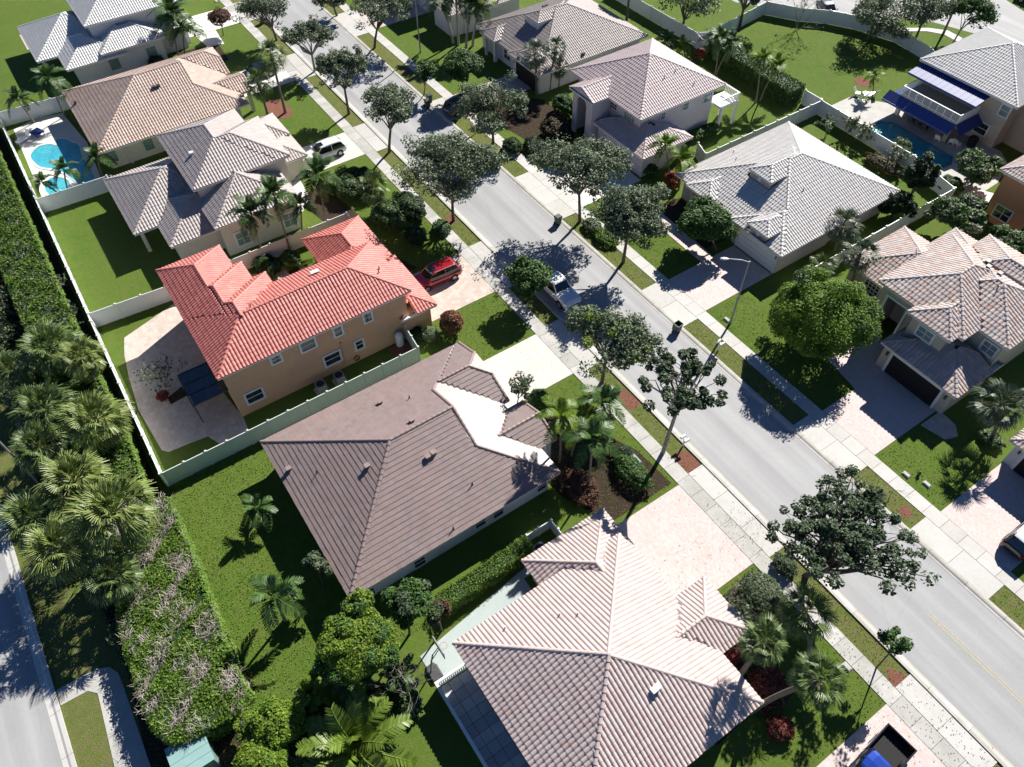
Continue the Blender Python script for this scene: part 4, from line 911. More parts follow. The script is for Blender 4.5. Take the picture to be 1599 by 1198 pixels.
bl3 = [B(-77.1, -66.1, 7.8, 16.2, 5.6, 'x', 'h', 'h', .45, .45), B(-74.3, -66.1, 7.8, 17.7, 5.605, 'y', 'h', 'h', .45, .45), B(-77.3, -66.9, 1.3, 12.0, 2.75, 'y', 'h', 'h', .45, .5, wall=False),
       B(-71.0, -63.1, 3.6, 12.0, 2.76, 'y', 'h', 'h', .45, .5), B(-72, -61.7, 7.8, 16.4, 3.9, 'x', 'h', 'h', .46, .45), B(-74.2, -69.3, 13, 20.4, 2.75, 'y', 'h', 'h', .45, .45), B(-78.2, -73.4, 13, 20.3, 3.1, 'y', 'h', 'h', .45, .45)]
r3, ro3, of3 = house('two_storey_house', 'pale cream two-storey house with many grey-pink tiled hips beside the grass back yard', bl3, M['tile_greypink'], M['wall_cream'], 'barrel', tw=.30, ex=.42)
mb = MB(); mb.box(-76.8, -67.6, 6.0, 12, 0, 2.5); mb.box(-67.65, -67.3, 1.8, 2.15, 0, 2.6); mb.box(-76.8, -76.45, 1.8, 2.15, 0, 2.6); mb.build('veranda_wall', M['wall_cream'], r3, loc=of3)
for a in (10.0, 14.9): window(r3, of3, 'x1', -62.15, a, 1.5, 1.2, 1.5, 2, 2, .18, 'shaded_glass')
vents(ro3, bl3, [(-70.51, 9.52)], 'trim'); 

bl6 = [B(-15.95, -2.65, 5.95, 19.2, 3.5, 'y', 'h', 'h', .46, .6), B(-18.35, -9.0, 12.8, 19.75, 2.75, 'x', 'h', 'h', .46, .55), B(-10.4, -6.1, 13.5, 21.8, 3.4, 'y', 'h', 'h', .46, .55)]
r6, ro6, of6 = house('single_storey_house', 'large pale pink barrel tile hip roof at the bottom of the photo', bl6, M['tile_pink'], M['wall_offwhite'], 'barrel', indiv=300, tw=.285, ex=.43)
vents(ro6, bl6, [(-6.53, 14.04), (-6.5, 13.77)], 'trim'); vents(ro6, bl6, [(-13.29, 12.12), (-12.6, 12.98), (-14.7, 9.03), (-3.36, 15.47)], 'trim', 'pipe')

def model_b(dx, name, label, tm, wm, kind='barrel', door='white'):
    bl = [B(-44.5 + dx, -29.6 + dx, 50.1, 66.6, 2.75, 'y', 'h', 'h', .42, .7), B(-38.75 + dx, -35.85 + dx, 53.9, 60, 5.30, 'y', 'h', 'h', .42, .15, zw=2.5),
          B(-36.25 + dx, -29.6 + dx, 49.65, 58, 2.75, 'y', 'h', 'n', .42, .5), B(-34.3 + dx, -31.6 + dx, 49.7, 53.5, 3.55, 'y', 'h', 'h', .42, .28, zw=2.3), B(-42.4 + dx, -39.0 + dx, 49.5, 56, 3.0, 'y', 'h', 'h', .42, .45, wall=False)]
    root, ro, off = house(name, label, bl, M[tm], M[wm], kind)
    garage_door(root, off, 'y0', 50.13, -32.72 + dx, 4.6, 2.15, door)
    
    for x, e in ((-41.9, .3), (-39.9, .4)): c = MB(); c.box(x + dx, x + e + dx, 49.9, 49.9 + e, 0, 2.9); c.build('column', M[wm], root, loc=off)
    for i, (x, y, z) in enumerate(((-37.3, 54.02, 4.8), (-32.95, 49.95, 2.95))):
        v = MB(); v.obox((x + dx, y, z), (.7071, 0, .7071), (0, 1, 0), (-.7071, 0, .7071), .2, .03, .2); v.build('gable_vent', M['white'], root, loc=off)
    window(root, off, 'y0', 50.8, -38.0 + dx, 1.4, 1.3, 1.2, 2, 2, .12)
    for x in (-35.35, -30.35): l = MB(); l.box(x - .07 + dx, x + .07 + dx, 50.0, 50.14, 1.75, 2.05); l.build('wall_lamp', M['dark_metal'], root, loc=off)
    return root, ro, off, bl
r9, ro9, of9, bl9 = model_b(0, 'single_storey_house', 'light grey barrel tile house with a closed white garage door behind the lamp post', 'tile_lightgrey', 'wall_taupe')
vents(ro9, bl9, [(-43.44, 57.05), (-41.75, 55.53), (-33.95, 56.58), (-30.82, 57.42)], 'grey_metal', 'pipe')
r7, ro7, of7, bl7 = model_b(-38.5, 'single_storey_house', 'single-storey house under a taupe barrel tile roof with two tall fan palms in front', 'tile_taupe', 'wall_offwhite', door='dark')
vents(ro7, bl7, [(-78.5, 58.19), (-78.41, 57.72), (-68.65, 56.7)])

bl8 = [B(-63.5, -51.15, 50.6, 62.9, 5.3, 'y', 'h', 'h', .44, .8), B(-60.65, -56.5, 48.4, 56, 5.3, 'y', 'g', 'h', .42, .3, wall=False), B(-57.0, -48.35, 49.0, 56.0, 2.75, 'x', 'h', 'h', .42, .5)]
r8, ro8, of8 = house('two_storey_house', 'pale pink two-storey house with an arched entrance tower and rose tiled pyramid roof', bl8, M['tile_rose'], M['wall_pink'], 'barrel')
arch = [(-60.3, 0), (-59.6, 0), (-59.6, 4.0)] + [(-58.75 - .85 * math.cos(t), 4.0 + .85 * math.sin(t)) for t in np.linspace(.2, math.pi - .2, 9)] + [(-57.9, 4.0), (-57.9, 0), (-56.85, 0), (-56.85, 5.25), (-58.6, 6.05), (-60.3, 5.25)]
mb = MB()
for y in (48.75, 49.0): mb.poly([(x, y, z) for x, z in arch])
for (a, c_) in zip(arch, arch[1:] + arch[:1]): mb.add([(a[0], 48.75, a[1]), (c_[0], 48.75, c_[1]), (c_[0], 49.0, c_[1]), (a[0], 49.0, a[1])], [(0, 1, 2, 3)])
mb.box(-57.1, -56.85, 49.01, 51.5, 0, 5.2); mb.box(-60.3, -60.05, 49.01, 51.5, 0, 5.2); mb.build('porch_wall', M['wall_pink'], r8, loc=of8)
window(r8, of8, 'y0', 51.4, -56.35, 4.25, 1.0, .95, 3, 3, .1); window(r8, of8, 'y0', 51.4, -53.7, 4.2, 1.6, 1.0, 4, 2, .1, 'shaded_glass'); window(r8, of8, 'y0', 51.35, -58.8, 3.6, 1.0, 1.6, 3, 4, .1)
for a, w, h in ((61.2, 1.15, 1.2), (57.9, .8, .75), (54.6, .6, .75)): window(r8, of8, 'x1', -51.95, a, 4.0, w, h, 1, 2, .1, 'shaded_glass')
mb = MB(); mb.box(-52.9, -50.6, 62.3, 65.0, 2.7, 2.95); mb.box(-50.85, -50.6, 64.7, 65.0, 0, 2.7); mb.box(-52.9, -52.6, 64.75, 65.0, 0, 2.7); mb.box(-50.85, -50.6, 62.4, 62.7, 0, 2.7)
for i in range(12): mb.box(-50.70, -50.64, 62.35 + i * .225, 62.42 + i * .225, 2.95, 3.8)
for i in range(10): mb.box(-52.8 + i * .225, -52.73 + i * .225, 64.9, 64.96, 2.95, 3.8)
mb.box(-50.74, -50.6, 62.3, 65.0, 3.8, 3.9); mb.box(-52.9, -50.75, 64.86, 65.0, 3.8, 3.9); mb.build('balcony', M['white'], r8, loc=of8)
vents(ro8, bl8, [(-54.28, 56.36), (-54.5, 58.12), (-52.51, 59.24)], 'grey_metal', 'pipe')

bl10 = [B(-21.2, -13.0, 51.3, 61.3, 5.5, 'y', 'h', 'h', .42, .5, wall=False), B(-19.0, -10.4, 53.3, 61.3, 5.5, 'x', 'h', 'h', .42, .45), B(-17.5, -13.45, 50.3, 58, 5.5, 'y', 'h', 'h', .45, .45), B(-25.9, -18.0, 54.0, 62.4, 2.75, 'x', 'h', 'h', .45, .5),
        B(-22.6, -15.5, 56, 65.0, 3.6, 'y', 'h', 'h', .45, .5), B(-19.4, -10.5, 57, 64.0, 5.5, 'x', 'h', 'h', .45, .5), B(-17.55, -10.35, 48.7, 55, 2.75, 'x', 'h', 'h', .45, .3)]
r10, ro10, of10 = house('two_storey_house', 'beige two-storey house with mixed peach and grey barrel tiles and dark open garage', bl10, M['tile_mixed'], M['wall_beige'], 'barrel', indiv=300, tw=.34, ex=.44)
mb = MB(); mb.box(-20.8, -13.5, 55.0, 60.9, 0, 5.35); mb.box(-20.8, -20.15, 51.8, 55.0, 0, 5.35); mb.box(-18.0, -17.4, 51.8, 55.0, 0, 5.35); mb.box(-20.149, -18.001, 51.8, 52.2, 4.45, 5.35); mb.build('portal_wall', M['wall_beige'], r10, loc=of10)
mb = MB(); mb.box(-20.2, -20.0, 51.7, 51.797, 0, 4.5); mb.box(-18.15, -17.95, 51.7, 51.797, 0, 4.5); mb.box(-20.0, -18.15, 51.7, 51.797, 4.3, 4.5); mb.build('portal_trim', M['trim'], r10, loc=of10)
mb = MB(); mb.box(-19.6, -18.5, 54.93, 54.99, 0, 2.3); mb.build('front_door', M['dark_metal'], r10, loc=of10)
window(r10, of10, 'y0', 50.75, -15.55, 4.25, 1.3, .95, 2, 2, .16, 'shaded_glass'); window(r10, of10, 'y0', 53.75, -11.7, 4.15, 1.1, 1.0, 2, 2, .16, 'shaded_glass')
garage_door(r10, of10, 'y0', 48.98, -13.95, 4.6, 2.2, 'dark')
window(r10, of10, 'y0', 54.5, -22.8, 1.5, 1.5, 1.6, 4, 4, .1)
for x in (-16.75, -11.1): l = MB(); l.box(x - .09, x + .09, 48.85, 48.99, 1.7, 2.05); l.build('wall_lamp', M['dark_metal'], r10, loc=of10)
vents(ro10, bl10, [(-16.94, 59.23), (-16.45, 58.43), (-15.45, 58.53)]); vents(ro10, bl10, [(-14.47, 56.64)], 'dark_metal', 'pipe')

bl11 = [B(-42.2, -30.0, 84.4, 97.0, 5.5, 'y', 'h', 'h', .42, .6), B(-32.0, -18, 86.5, 96, 5.4, 'x', 'h', 'h', .42, .6)]
r11, ro11, of11 = house('two_storey_house', 'beige two-storey house with light grey roof and navy awnings over the teal pool', bl11, M['tile_grey'], M['wall_beige'], 'barrel')
window(r11, of11, 'y0', 85.0, -31.25, 4.3, .95, 1.15, 1, 2, .14, 'shaded_glass'); window(r11, of11, 'y0', 85.0, -32.6, 1.5, 1.35, 1.2, 1, 2, .16)
M['navy'] = mat('navy', (0.018, 0.045, 0.20), .55, .4, (2, .4, (0.012, 0.03, 0.15)))
def awning(x0, x1, y0, y1, z0, z1, nm='awning'):
    mb = MB(); n = 12
    for i in range(n): a, b_ = x0 + (x1 - x0) * i / n, x0 + (x1 - x0) * (i + 1) / n; mb.add([(a + .01, y0, z0), (b_ - .01, y0, z0), (b_ - .01, y1, z1), (a + .01, y1, z1), (a + .01, y0, z0 - .04), (b_ - .01, y0, z0 - .04), (b_ - .01, y1, z1 - .04), (a + .01, y1, z1 - .04)], [(0, 1, 2, 3), (4, 7, 6, 5), (0, 4, 5, 1), (1, 5, 6, 2), (2, 6, 7, 3), (3, 7, 4, 0)])
    mb.box(x0, x1, y0 - .03, y0 - .001, z0 - .22, z0 + .01); return mb.build(nm, M['navy'], r11, loc=of11)
awning(-41.9, -33.2, 82.4, 84.9, 4.75, 5.2); awning(-42.4, -33.6, 80.0, 80.95, 2.1, 2.85)
mb = MB(); mb.add([(-42.4, 80.0, 2.1), (-41.0, 80.95, 2.85), (-41.0, 84.8, 2.85), (-42.4, 84.8, 2.1)], [(0, 1, 2, 3)]); mb.add([(-33.6, 80.95, 2.85), (-32.6, 80.6, 2.1), (-32.6, 84.9, 2.1), (-33.6, 84.9, 2.85)], [(0, 1, 2, 3)]); mb.build('awning', M['navy'], r11, loc=of11)
mb = MB(); mb.box(-41.0, -33.6, 80.97, 84.9, 2.7, 2.95)
for x in (-41.0, -34.5): mb.box(x - .22, x + .22, 81.8, 82.2, 0, 2.69)
mb.build('balcony', M['wall_beige'], r11, loc=of11)
mb = MB(); n = 8
for i in range(n + 1): x = -40.95 + i * 7.3 / n; mb.box(x - .03, x + .03, 81.0, 81.06, 2.95, 3.9)
mb.box(-40.98, -33.62, 80.99, 81.07, 3.9, 3.96); mb.box(-40.98, -33.62, 81.01, 81.05, 3.02, 3.08)
for i in range(74): x = -40.9 + i * .1; mb.box(x, x + .02, 81.02, 81.04, 3.08, 3.9)
for x in (-41.0, -33.66): mb.box(x, x + .06, 81.08, 84.8, 3.9, 3.96); [mb.box(x, x + .04, 81.1 + k * .18, 81.14 + k * .18, 2.95, 3.9) for k in range(20)]
mb.build('railing', M['white'], r11, loc=of11)

bl1 = [B(-118, -105.1, 7.9, 20, 5.6, 'y', 'h', 'h', .45, .45), B(-112, -102.0, 8.1, 16.1, 3.3, 'x', 'h', 'h', .46, .55), B(-116.7, -106.0, 1.2, 12, 2.75, 'y', 'h', 'h', .45, .5, wall=False), B(-110, -101.85, 3.7, 11, 2.76, 'x', 'h', 'h', .45, .9), B(-116, -104, 14, 19.4, 3.0, 'x', 'h', 'h', .45, .5)]
r1, ro1, of1 = house('two_storey_house', 'white two-storey house with pale grey tiled hips in the top left corner', bl1, M['tile_white'], M['wall_offwhite'], 'barrel')
for a in (9.2, 13.9): window(r1, of1, 'x1', -102.55, a, 1.6, 1.1, 1.3, 1, 2, .04, 'shaded_glass', fm='shaded_glass')
mb = MB(); mb.box(-107, -106.7, 1.7, 2.0, 0, 2.6); mb.box(-116, -107, 5.5, 11, 0, 2.6); mb.build('veranda_wall', M['wall_offwhite'], r1, loc=of1)

bl13 = [B(-5.65, 6.0, 48.6, 60, 2.75, 'y', 'h', 'h', .45, .5)]
r13, ro13, of13 = house('single_storey_house', 'garage corner with peach tiles at the right edge of the photo', bl13, M['tile_mixed'], M['wall_offwhite'], 'barrel'); garage_door(r13, of13, 'y0', 49.08, -1.9, 4.6, 2.2, 'dark')
l = MB(); l.box(-4.75, -4.6, 48.95, 49.09, 1.75, 2.05); l.build('wall_lamp', M['dark_metal'], r13, loc=of13)
bl14 = [B(-102, -94.0, 49.2, 60, 5.4, 'y', 'h', 'h', .42, .5), B(-95, -86.0, 50.2, 60, 2.75, 'x', 'h', 'h', .42, .5), B(-91.6, -86.2, 48.2, 56, 3.1, 'y', 'h', 'h', .42, .5)]
r14, ro14, of14 = house('two_storey_house', 'grey-walled house with white garage door behind the royal palms at the top edge', bl14, M['tile_taupe'], M['wall_offwhite'], 'barrel'); garage_door(r14, of14, 'y0', 49.68, -97.6, 4.8, 2.3, 'white')
bl12 = [B(-24.6, -12, 73.2, 84, 5.6, 'y', 'h', 'h', .42, .5)]
r12, ro12, of12 = house('two_storey_house', 'orange-walled house at the right edge beside the white path', bl12, M['tile_mixed'], M['wall_salmon'], 'barrel')
window(r12, of12, 'x0', -24.13, 75.0, 1.4, 1.6, 1.4, 2, 2, .1); window(r12, of12, 'y0', 73.68, -22.4, 1.5, 1.6, 1.3, 2, 2, .1)
bl0 = [B(-84, -62, 104, 116, 2.75, 'x', 'h', 'h', .42, .5)]
# ================================================================ FENCES
fence('rear_fence', 'long white vinyl fence seen nearly from above, separating the back yards from the tall hedge', [(-99, -5.35), (-39.8, -5.35)], m='vinyl', sp=2.1)
fence('side_fence', 'pale green-white vinyl fence between the red roof and the brown roof', [(-39.8, -5.2), (-39.8, 16.9), (-42.6, 17.2)], m='vinyl_green', sp=1.74)
fence('side_fence', 'white vinyl fence running from the rear fence to the red roofed house', [(-59.9, -5.2), (-59.4, 1.5), (-59.4, 19.9), (-57.6, 20.0)], m='vinyl', sp=2.1)
fence('side_fence', 'bluish plank fence between the small spa pool and the grass yard', [(-79.6, -5.2), (-79.4, 1.8), (-77.0, 2.2)], m='vinyl', sp=2.1, planks=True)
fence('side_fence', 'slatted white fence behind the pool lounger at the far left', [(-98.9, -5.2), (-98.3, 2.4), (-96.2, 2.8)], m='vinyl', sp=2.1, planks=True)
fence('side_fence', 'white fence between the pink house lawn and the light grey roof', [(-48.2, 56.9), (-46.3, 56.2), (-46.3, 74.4)], m='vinyl', sp=1.9)
fence('side_fence', 'white fence between the light grey roof and the peach roofed house', [(-27.5, 49.9), (-27.4, 72.6)], m='vinyl', sp=2.1)
fence('garden_wall', 'white wall in front of the teal pool with leggy shrubs before it', [(-46.4, 74.45), (-33.3, 74.2), (-27.4, 72.9)], m='vinyl', sp=2.6)
fence('rear_fence', 'white fence zigzagging behind the pink house towards the paved turning circle', [(-84, 73.4), (-66.4, 73.6), (-65.6, 75.0), (-67.3, 87.3), (-63.4, 89.6), (-60.6, 92.3), (-57.2, 94.2), (-52.0, 95.7), (-46.6, 94.9), (-42.2, 92.4)], m='vinyl', sp=2.2)
fence('side_fence', 'short white fence at the end of the dark clipped hedge', [(-66.2, 73.4), (-64.4, 72.9)], m='vinyl', sp=2.2)
fence('side_fence', 'short white fence joining the clipped hedge to the pool wall', [(-48.9, 74.6), (-46.5, 74.6)], m='vinyl', sp=2.2)
fence('side_fence', 'low white fence enclosing the air conditioner by the pink roof', [(-20.35, 14.6), (-20.35, 16.75), (-18.6, 16.75)], h=1.2, m='vinyl', sp=1.1)
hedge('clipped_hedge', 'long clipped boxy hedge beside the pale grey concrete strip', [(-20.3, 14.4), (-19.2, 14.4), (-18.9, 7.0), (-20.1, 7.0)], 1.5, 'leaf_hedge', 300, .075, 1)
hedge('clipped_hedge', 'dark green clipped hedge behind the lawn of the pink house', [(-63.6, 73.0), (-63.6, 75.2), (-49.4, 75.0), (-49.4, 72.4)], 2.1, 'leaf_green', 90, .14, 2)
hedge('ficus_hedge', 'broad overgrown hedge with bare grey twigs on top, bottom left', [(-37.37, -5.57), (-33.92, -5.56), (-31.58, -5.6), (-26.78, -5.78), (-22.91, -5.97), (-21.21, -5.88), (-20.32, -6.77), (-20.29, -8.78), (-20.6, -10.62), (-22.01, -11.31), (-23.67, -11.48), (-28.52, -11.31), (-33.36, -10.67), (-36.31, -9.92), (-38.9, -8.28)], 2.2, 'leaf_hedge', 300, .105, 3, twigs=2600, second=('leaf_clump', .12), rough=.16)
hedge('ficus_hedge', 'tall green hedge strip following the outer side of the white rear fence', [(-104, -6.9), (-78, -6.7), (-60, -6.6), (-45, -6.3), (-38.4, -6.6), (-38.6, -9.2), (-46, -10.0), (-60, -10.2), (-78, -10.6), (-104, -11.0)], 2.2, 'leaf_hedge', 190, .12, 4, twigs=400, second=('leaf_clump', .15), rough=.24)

# ================================================================ TREES
G_ = 'street trees along the road'
def oak(label, k, seed, **kw):
    d = dict(leaf='leaf_oak', nblob=120, per=95, size=.145, blob=.17, grow=1.16, hollow=.25, flat=.6, lobes=8, limbs=16, tr=.15, seed=seed, group=G_); d.update(kw)
    return tree('oak_tree', label, k, **d)
oak('street oak at the top edge with its bare forked trunk in front of the road', (-99.56, 29.13, 4.4, 0.02, -0.32, 3.63), 1, cover=.8)
oak('small grey-green oak growing against the upper part of the road', (-89.23, 29.93, 4.4, -0.04, 0.18, 2.82), 2, cover=.7, bark='pale_bark')
oak('slim oak with dark crown on the verge left of the upper road', (-78.08, 29.14, 5.8, 0.02, 0.17, 3.18), 3)
oak('rounded oak whose crown hides the road above the white car', (-68.48, 29.38, 5.7, 0.5, 0.91, 3.41), 4)
oak('widest street oak, spreading over road and sidewalk left of the road', (-54.21, 29.09, 6.4, 0.04, 0.13, 4.79), 5, nblob=230, per=95, lobes=13)
oak('oak with smooth forked trunk in front of the top garage driveway', (-90.18, 38.92, 5.3, 0.58, 1.23, 3.72), 6, cover=.8)
oak('small oak cut off by the top edge on the far verge', (-101.09, 38.75, 2.9, -0.17, -0.37, 2.44), 7, cover=.7)
oak('oak beside the dark parked car with red blossoms behind', (-63.25, 39.9, 4.7, -0.02, 0.0, 4.04), 8, cover=.9)
oak('oak in front of the pink house, casting a lacy shadow on the road', (-46.68, 39.57, 7.0, -0.42, -0.45, 4.38), 9, nblob=170, lobes=10)
oak('oak beside the grey house driveway with its shadow on the white pickup', (-39.48, 39.37, 6.2, 0.02, 0.03, 3.95), 10, nblob=180, cover=1.1, lobes=11)
oak('oak in the red mulch circle below the white pickup', (-28.96, 28.41, 5.8, -0.01, 0.02, 3.43), 11, nblob=150, cover=.95, lobes=9, second=('leaf_yellow', .12))
tree('almond_tree', 'open-crowned tree with separate dark leaf clumps beside the brown roofed house', (-20.66, 27.93, 8.8, 0.26, 0.22, 3.12), 'leaf_clump', 'pale_bark', 12, 70, 90, .17, .11, .60, .15, hollow=.5, group=G_, limbs=34, lobes=12, grow=1.05)
tree('almond_tree', 'large sprawling tree with see-through crown over the lower road', (-7.18, 29.3, 7.0, 0.54, 0.12, 4.73), 'leaf_clump', 'bark', 13, 170, 75, .15, .09, .42, .20, hollow=.35, group=G_, limbs=50, fork=1.6, lobes=16, grow=1.05)
tree('young_tree', 'young staked tree with small green crown on the lower verge', (-0.24, 28.25, 3.8, -0.28, 0.0, 1.14), 'leaf_green', 'bark', 14, 16, 110, .12, .32, .8, .05, group='young trees on the verges')
bare_plant('young_tree', 'leafless sapling in a bare soil ring on the right verge', (-7.96, 39.21, 1.1, -0.46, -0.06, 0.48)[:2], 3.0, 15, 1, 4, cat='tree', r=.035, spread=.45, lean=.1, group='young trees on the verges')
tree('young_tree', 'compact dark green tree beside the white pickup', (-40.53, 28.67, 3.1, 0.14, 0.16, 2.07), 'leaf_green', 'bark', 16, 22, 170, .18, .34, .95, .07, dense=900, group='young trees on the verges')
tree('small_tree', 'thin airy tree in front of the brown roofed garage', (-30.29, 20.44, 3.6, 0.26, 0.45, 1.3), 'leaf_clump', 'bark', 17, 18, 70, .12, .28, .9, .05, cover=.8)
tree('round_tree', 'big bright lime green rounded tree on the right', (-21.76, 45.51, 3.0, 0, 0, 4.33), 'leaf_bright', 'bark', 18, 75, 420, .12, .22, 1.0, .2, hollow=.85, dense=15000, shape=1.4, second=('leaf_green', .15))
tree('garden_tree', 'dark leafy tree at the front path of the light grey house', (-35.71, 48.05, 3.0, -1.15, -0.91, 2.7), 'leaf_green', 'bark', 19, 40, 260, .17, .30, .7, .1, hollow=.6, dense=2500)
tree('dark_tree', 'tall dark tree between the light grey house and the teal pool', (-29.65, 69.35, 3.4, 0, 0, 1.93), 'leaf_dark', 'bark', 20, 44, 200, .18, .30, 1.3, .12, hollow=.5)
tree('dark_tree', 'dark spreading tree at the foot of the fence behind the light grey house', (-29.05, 65.93, 1.9, 0, 0, 1.92), 'leaf_dark', 'bark', 21, 34, 200, .18, .30, .7, .12, hollow=.5)
tree('flowering_tree', 'pale-flecked shrubby tree behind the peach tiled roof', (-24.01, 68.61, 2.4, 0, 0, 2.99), 'leaf_pale', 'bark', 22, 50, 240, .20, .26, .55, .1, hollow=.6, second=('leaf_green', .45))
tree('flowering_tree', 'pale-flecked shrubby tree at the right edge below the white path', (-18.97, 69.3, 2.4, 0, 0, 2.05), 'leaf_pale', 'bark', 23, 34, 240, .20, .28, .6, .1, hollow=.6, second=('leaf_green', .5))
tree('garden_tree', 'mottled green tree between the teal pool and the white path', (-27.76, 77.43, 2.2, 0, 0, 2.53), 'leaf_green', 'bark', 24, 40, 220, .18, .28, .6, .1, hollow=.6, second=('leaf_pale', .4))
tree('oak_tree', 'dark oak behind the white fence beside the turning circle', (-54.69, 93.19, 3.2, 0.8, 0.53, 4.94), 'leaf_oak', 'bark', 25, 60, 130, .17, .24, .6, .18, group='trees round the turning circle')
tree('oak_tree', 'grey-green oak on the inner edge of the turning circle', (-50.94, 98.42, 4.2, 0, 0, 3.92), 'leaf_oak', 'bark', 26, 50, 110, .17, .24, .55, .15, group='trees round the turning circle')
tree('oak_tree', 'green tree on two pale trunks beside the top right road', (-47.51, 101.65, 4.3, 0.47, 0.14, 3.4), 'leaf_green', 'pale_bark', 27, 46, 150, .17, .26, .7, .10, group='trees round the turning circle')
bare_plant('bare_tree', 'leafless branching tree in front of the dark grey hatchback', (-61.64, 87.52), 6.5, 28, 3, 6, 'leaf_pale', 160, .06, .45, 'tree', .16, 'pale_bark', .3)
for i, (k, lb) in enumerate((((-69.16, 73.76, 5.5, 0, 0, 4.9), 'dark tree at the top edge shading the yard behind the fence'), ((-66.31, 81.61, 5.0, 0, 0, 3.65), 'dark tree leaning over the white fence at the top edge'), ((-76.48, 70.35, 5.5, 0, 0, 3.35), 'dark tree just above the taupe roof at the top edge'), ((-54.27, 81.33, 3.0, 0, 0, 0.01), ''))):
    if lb: tree('oak_tree', lb, k, 'leaf_oak', 'bark', 60 + i, 46, 130, .2, .26, .6, .18, group='trees along the top edge')
tree('garden_tree', 'round bright green tree left of the taupe roofed house', (-73.42, 42.11, 4.0, 0.12, 0.2, 2.48), 'leaf_green', 'bark', 30, 40, 220, .16, .3, .85, .08, hollow=.6, dense=1800)
tree('garden_tree', 'small dark tree on the verge by the second lamp post', (-76.36, 38.42, 3.0, 0.18, 0.42, 1.52), 'leaf_green', 'bark', 31, 22, 160, .16, .34, 1.2, .07, hollow=.4)
tree('red_tree', 'small tree with red blossom behind the oak next to the dark car', (-67.53, 43.22, 2.0, 0, 0, 1.63), 'leaf_red', 'bark', 32, 16, 70, .15, .3, .5, .05, second=('leaf_green', .5))
tree('topiary_tree', 'reddish ball-shaped tree on the white driveway at the top left', (-105.01, 23.79, 2.3, 0.11, 0.25, 1.61), 'leaf_maroon', 'bark', 33, 22, 200, .13, .35, .8, .06, hollow=.7, dense=1400)
bush('conical_shrub', 'reddish-brown conical clipped shrub beside the peach house', (-41.15, 20.98), 1.05, 1.05, 2.3, 'leaf_maroon', 34, 3600, .10, second=('leaf_orange', .08), lumps=.04)
bush('round_shrub', 'small pale green clipped ball next to the reddish-brown cone', (-41.46, 18.9), .75, .75, 1.3, 'leaf_pale', 35, 1500, .09, lumps=.04)
bush('round_shrub', 'dark low shrubs against the corner of the peach house', (-42.15, 18.17), .9, .6, .9, 'leaf_dark', 36, 1200, .10)
tree('thicket_tree', 'large olive green thicket tree below the brown roof', (-18.63, 1.56, 5.0, -0.08, -0.64, 2.53), 'leaf_yellow', 'bark', 37, 90, 330, .095, .2, .62, .12, hollow=.4, dense=3000, second=('leaf_green', .5))
bare_plant('bare_shrub', 'patch of grey leafless twigs on top of the olive thicket', (-16.4, 2.32), 4.2, 38, 7, 4, None, 0, .03, .5, lean=.25)
tree('thicket_tree', 'yellow-green leafy tree poking up at the brown roof corner', (-20.54, 1.37, 5.6, 0.12, 0.83, 1.02), 'leaf_yellow', 'bark', 39, 22, 200, .13, .34, .8, .07, hollow=.5, second=('leaf_green', .4))
tree('garden_tree', 'dark green tree by the white wall below the brown roof', (-19.3, 4.33, 4.7, 0.12, 0.55, 1.68), 'leaf_green', 'bark', 40, 40, 230, .13, .28, .8, .08, hollow=.5, second=('leaf_clump', .3))
tree('thicket_tree', 'brown-green shrub where the clipped hedge meets the thicket', (-18.27, 6.22, 3.5, -0.02, -0.13, 0.98), 'leaf_clump', 'bark', 41, 20, 170, .12, .34, .9, .06, hollow=.4, second=('leaf_maroon', .25))
tree('thicket_tree', 'yellow-green rounded tree at the bottom edge, upper crown', (-18.07, -5.11, 2.4, 0, 0, 1.6), 'leaf_yellow', 'bark', 42, 40, 330, .12, .28, .6, .1, hollow=.7, dense=3500, second=('leaf_bright', .3))
tree('thicket_tree', 'yellow-green rounded tree at the bottom edge, lower crown', (-16.81, -6.78, 2.2, 0, 0, 1.64), 'leaf_yellow', 'bark', 43, 40, 330, .12, .28, .6, .1, hollow=.7, dense=3500, second=('leaf_bright', .4))
tree('thicket_tree', 'small lime shrub tree at the tip of the overgrown hedge', (-19.3, -6.75, 1.6, 0, 0, 0.93), 'leaf_yellow', 'bark', 44, 20, 260, .12, .34, .6, .06, hollow=.6, second=('leaf_clump', .3))
tree('garden_tree', 'slim dark shrub standing in the shade by the brown roof', (-25.69, 1.01, 3.2, 0.04, 0.22, 0.94), 'leaf_clump', 'bark', 45, 20, 120, .13, .34, 1.2, .06, hollow=.4, second=('leaf_pale', .3))
bush('screen_shrub', 'dark horseshoe shrub around the green utility box', (-20.5, 24.52), 2.0, 1.0, 1.2, 'leaf_green', 46, 2600, .11)
bush('screen_shrub', 'small dark shrub above the green utility box', (-22.05, 24.97), .8, .7, 1.1, 'leaf_dark', 47, 1100, .11)
bush('garden_shrub', 'green shrub at the lawn in front of the porch palms', (-30.05, 22.65), 1.0, .9, 1.3, 'leaf_green', 48, 1800, .12)
bush('garden_shrub', 'low red-brown shrub bed beneath the porch palms', (-21.7, 20.47), 1.8, 1.2, .9, 'leaf_maroon', 49, 2600, .11)
bare_plant('bare_shrub', 'broad patch of pinkish-grey twiggy shrub beside the pink driveway', (-8.35, 24.68), 2.0, 50, 16, 4, 'leaf_clump', 900, .02, .6, lean=.9)
bare_plant('bare_shrub', 'second twiggy shrub patch close to the pink roof corner', (-7.75, 23.16), 1.8, 51, 14, 4, 'leaf_oak', 700, .02, .6, lean=.9)
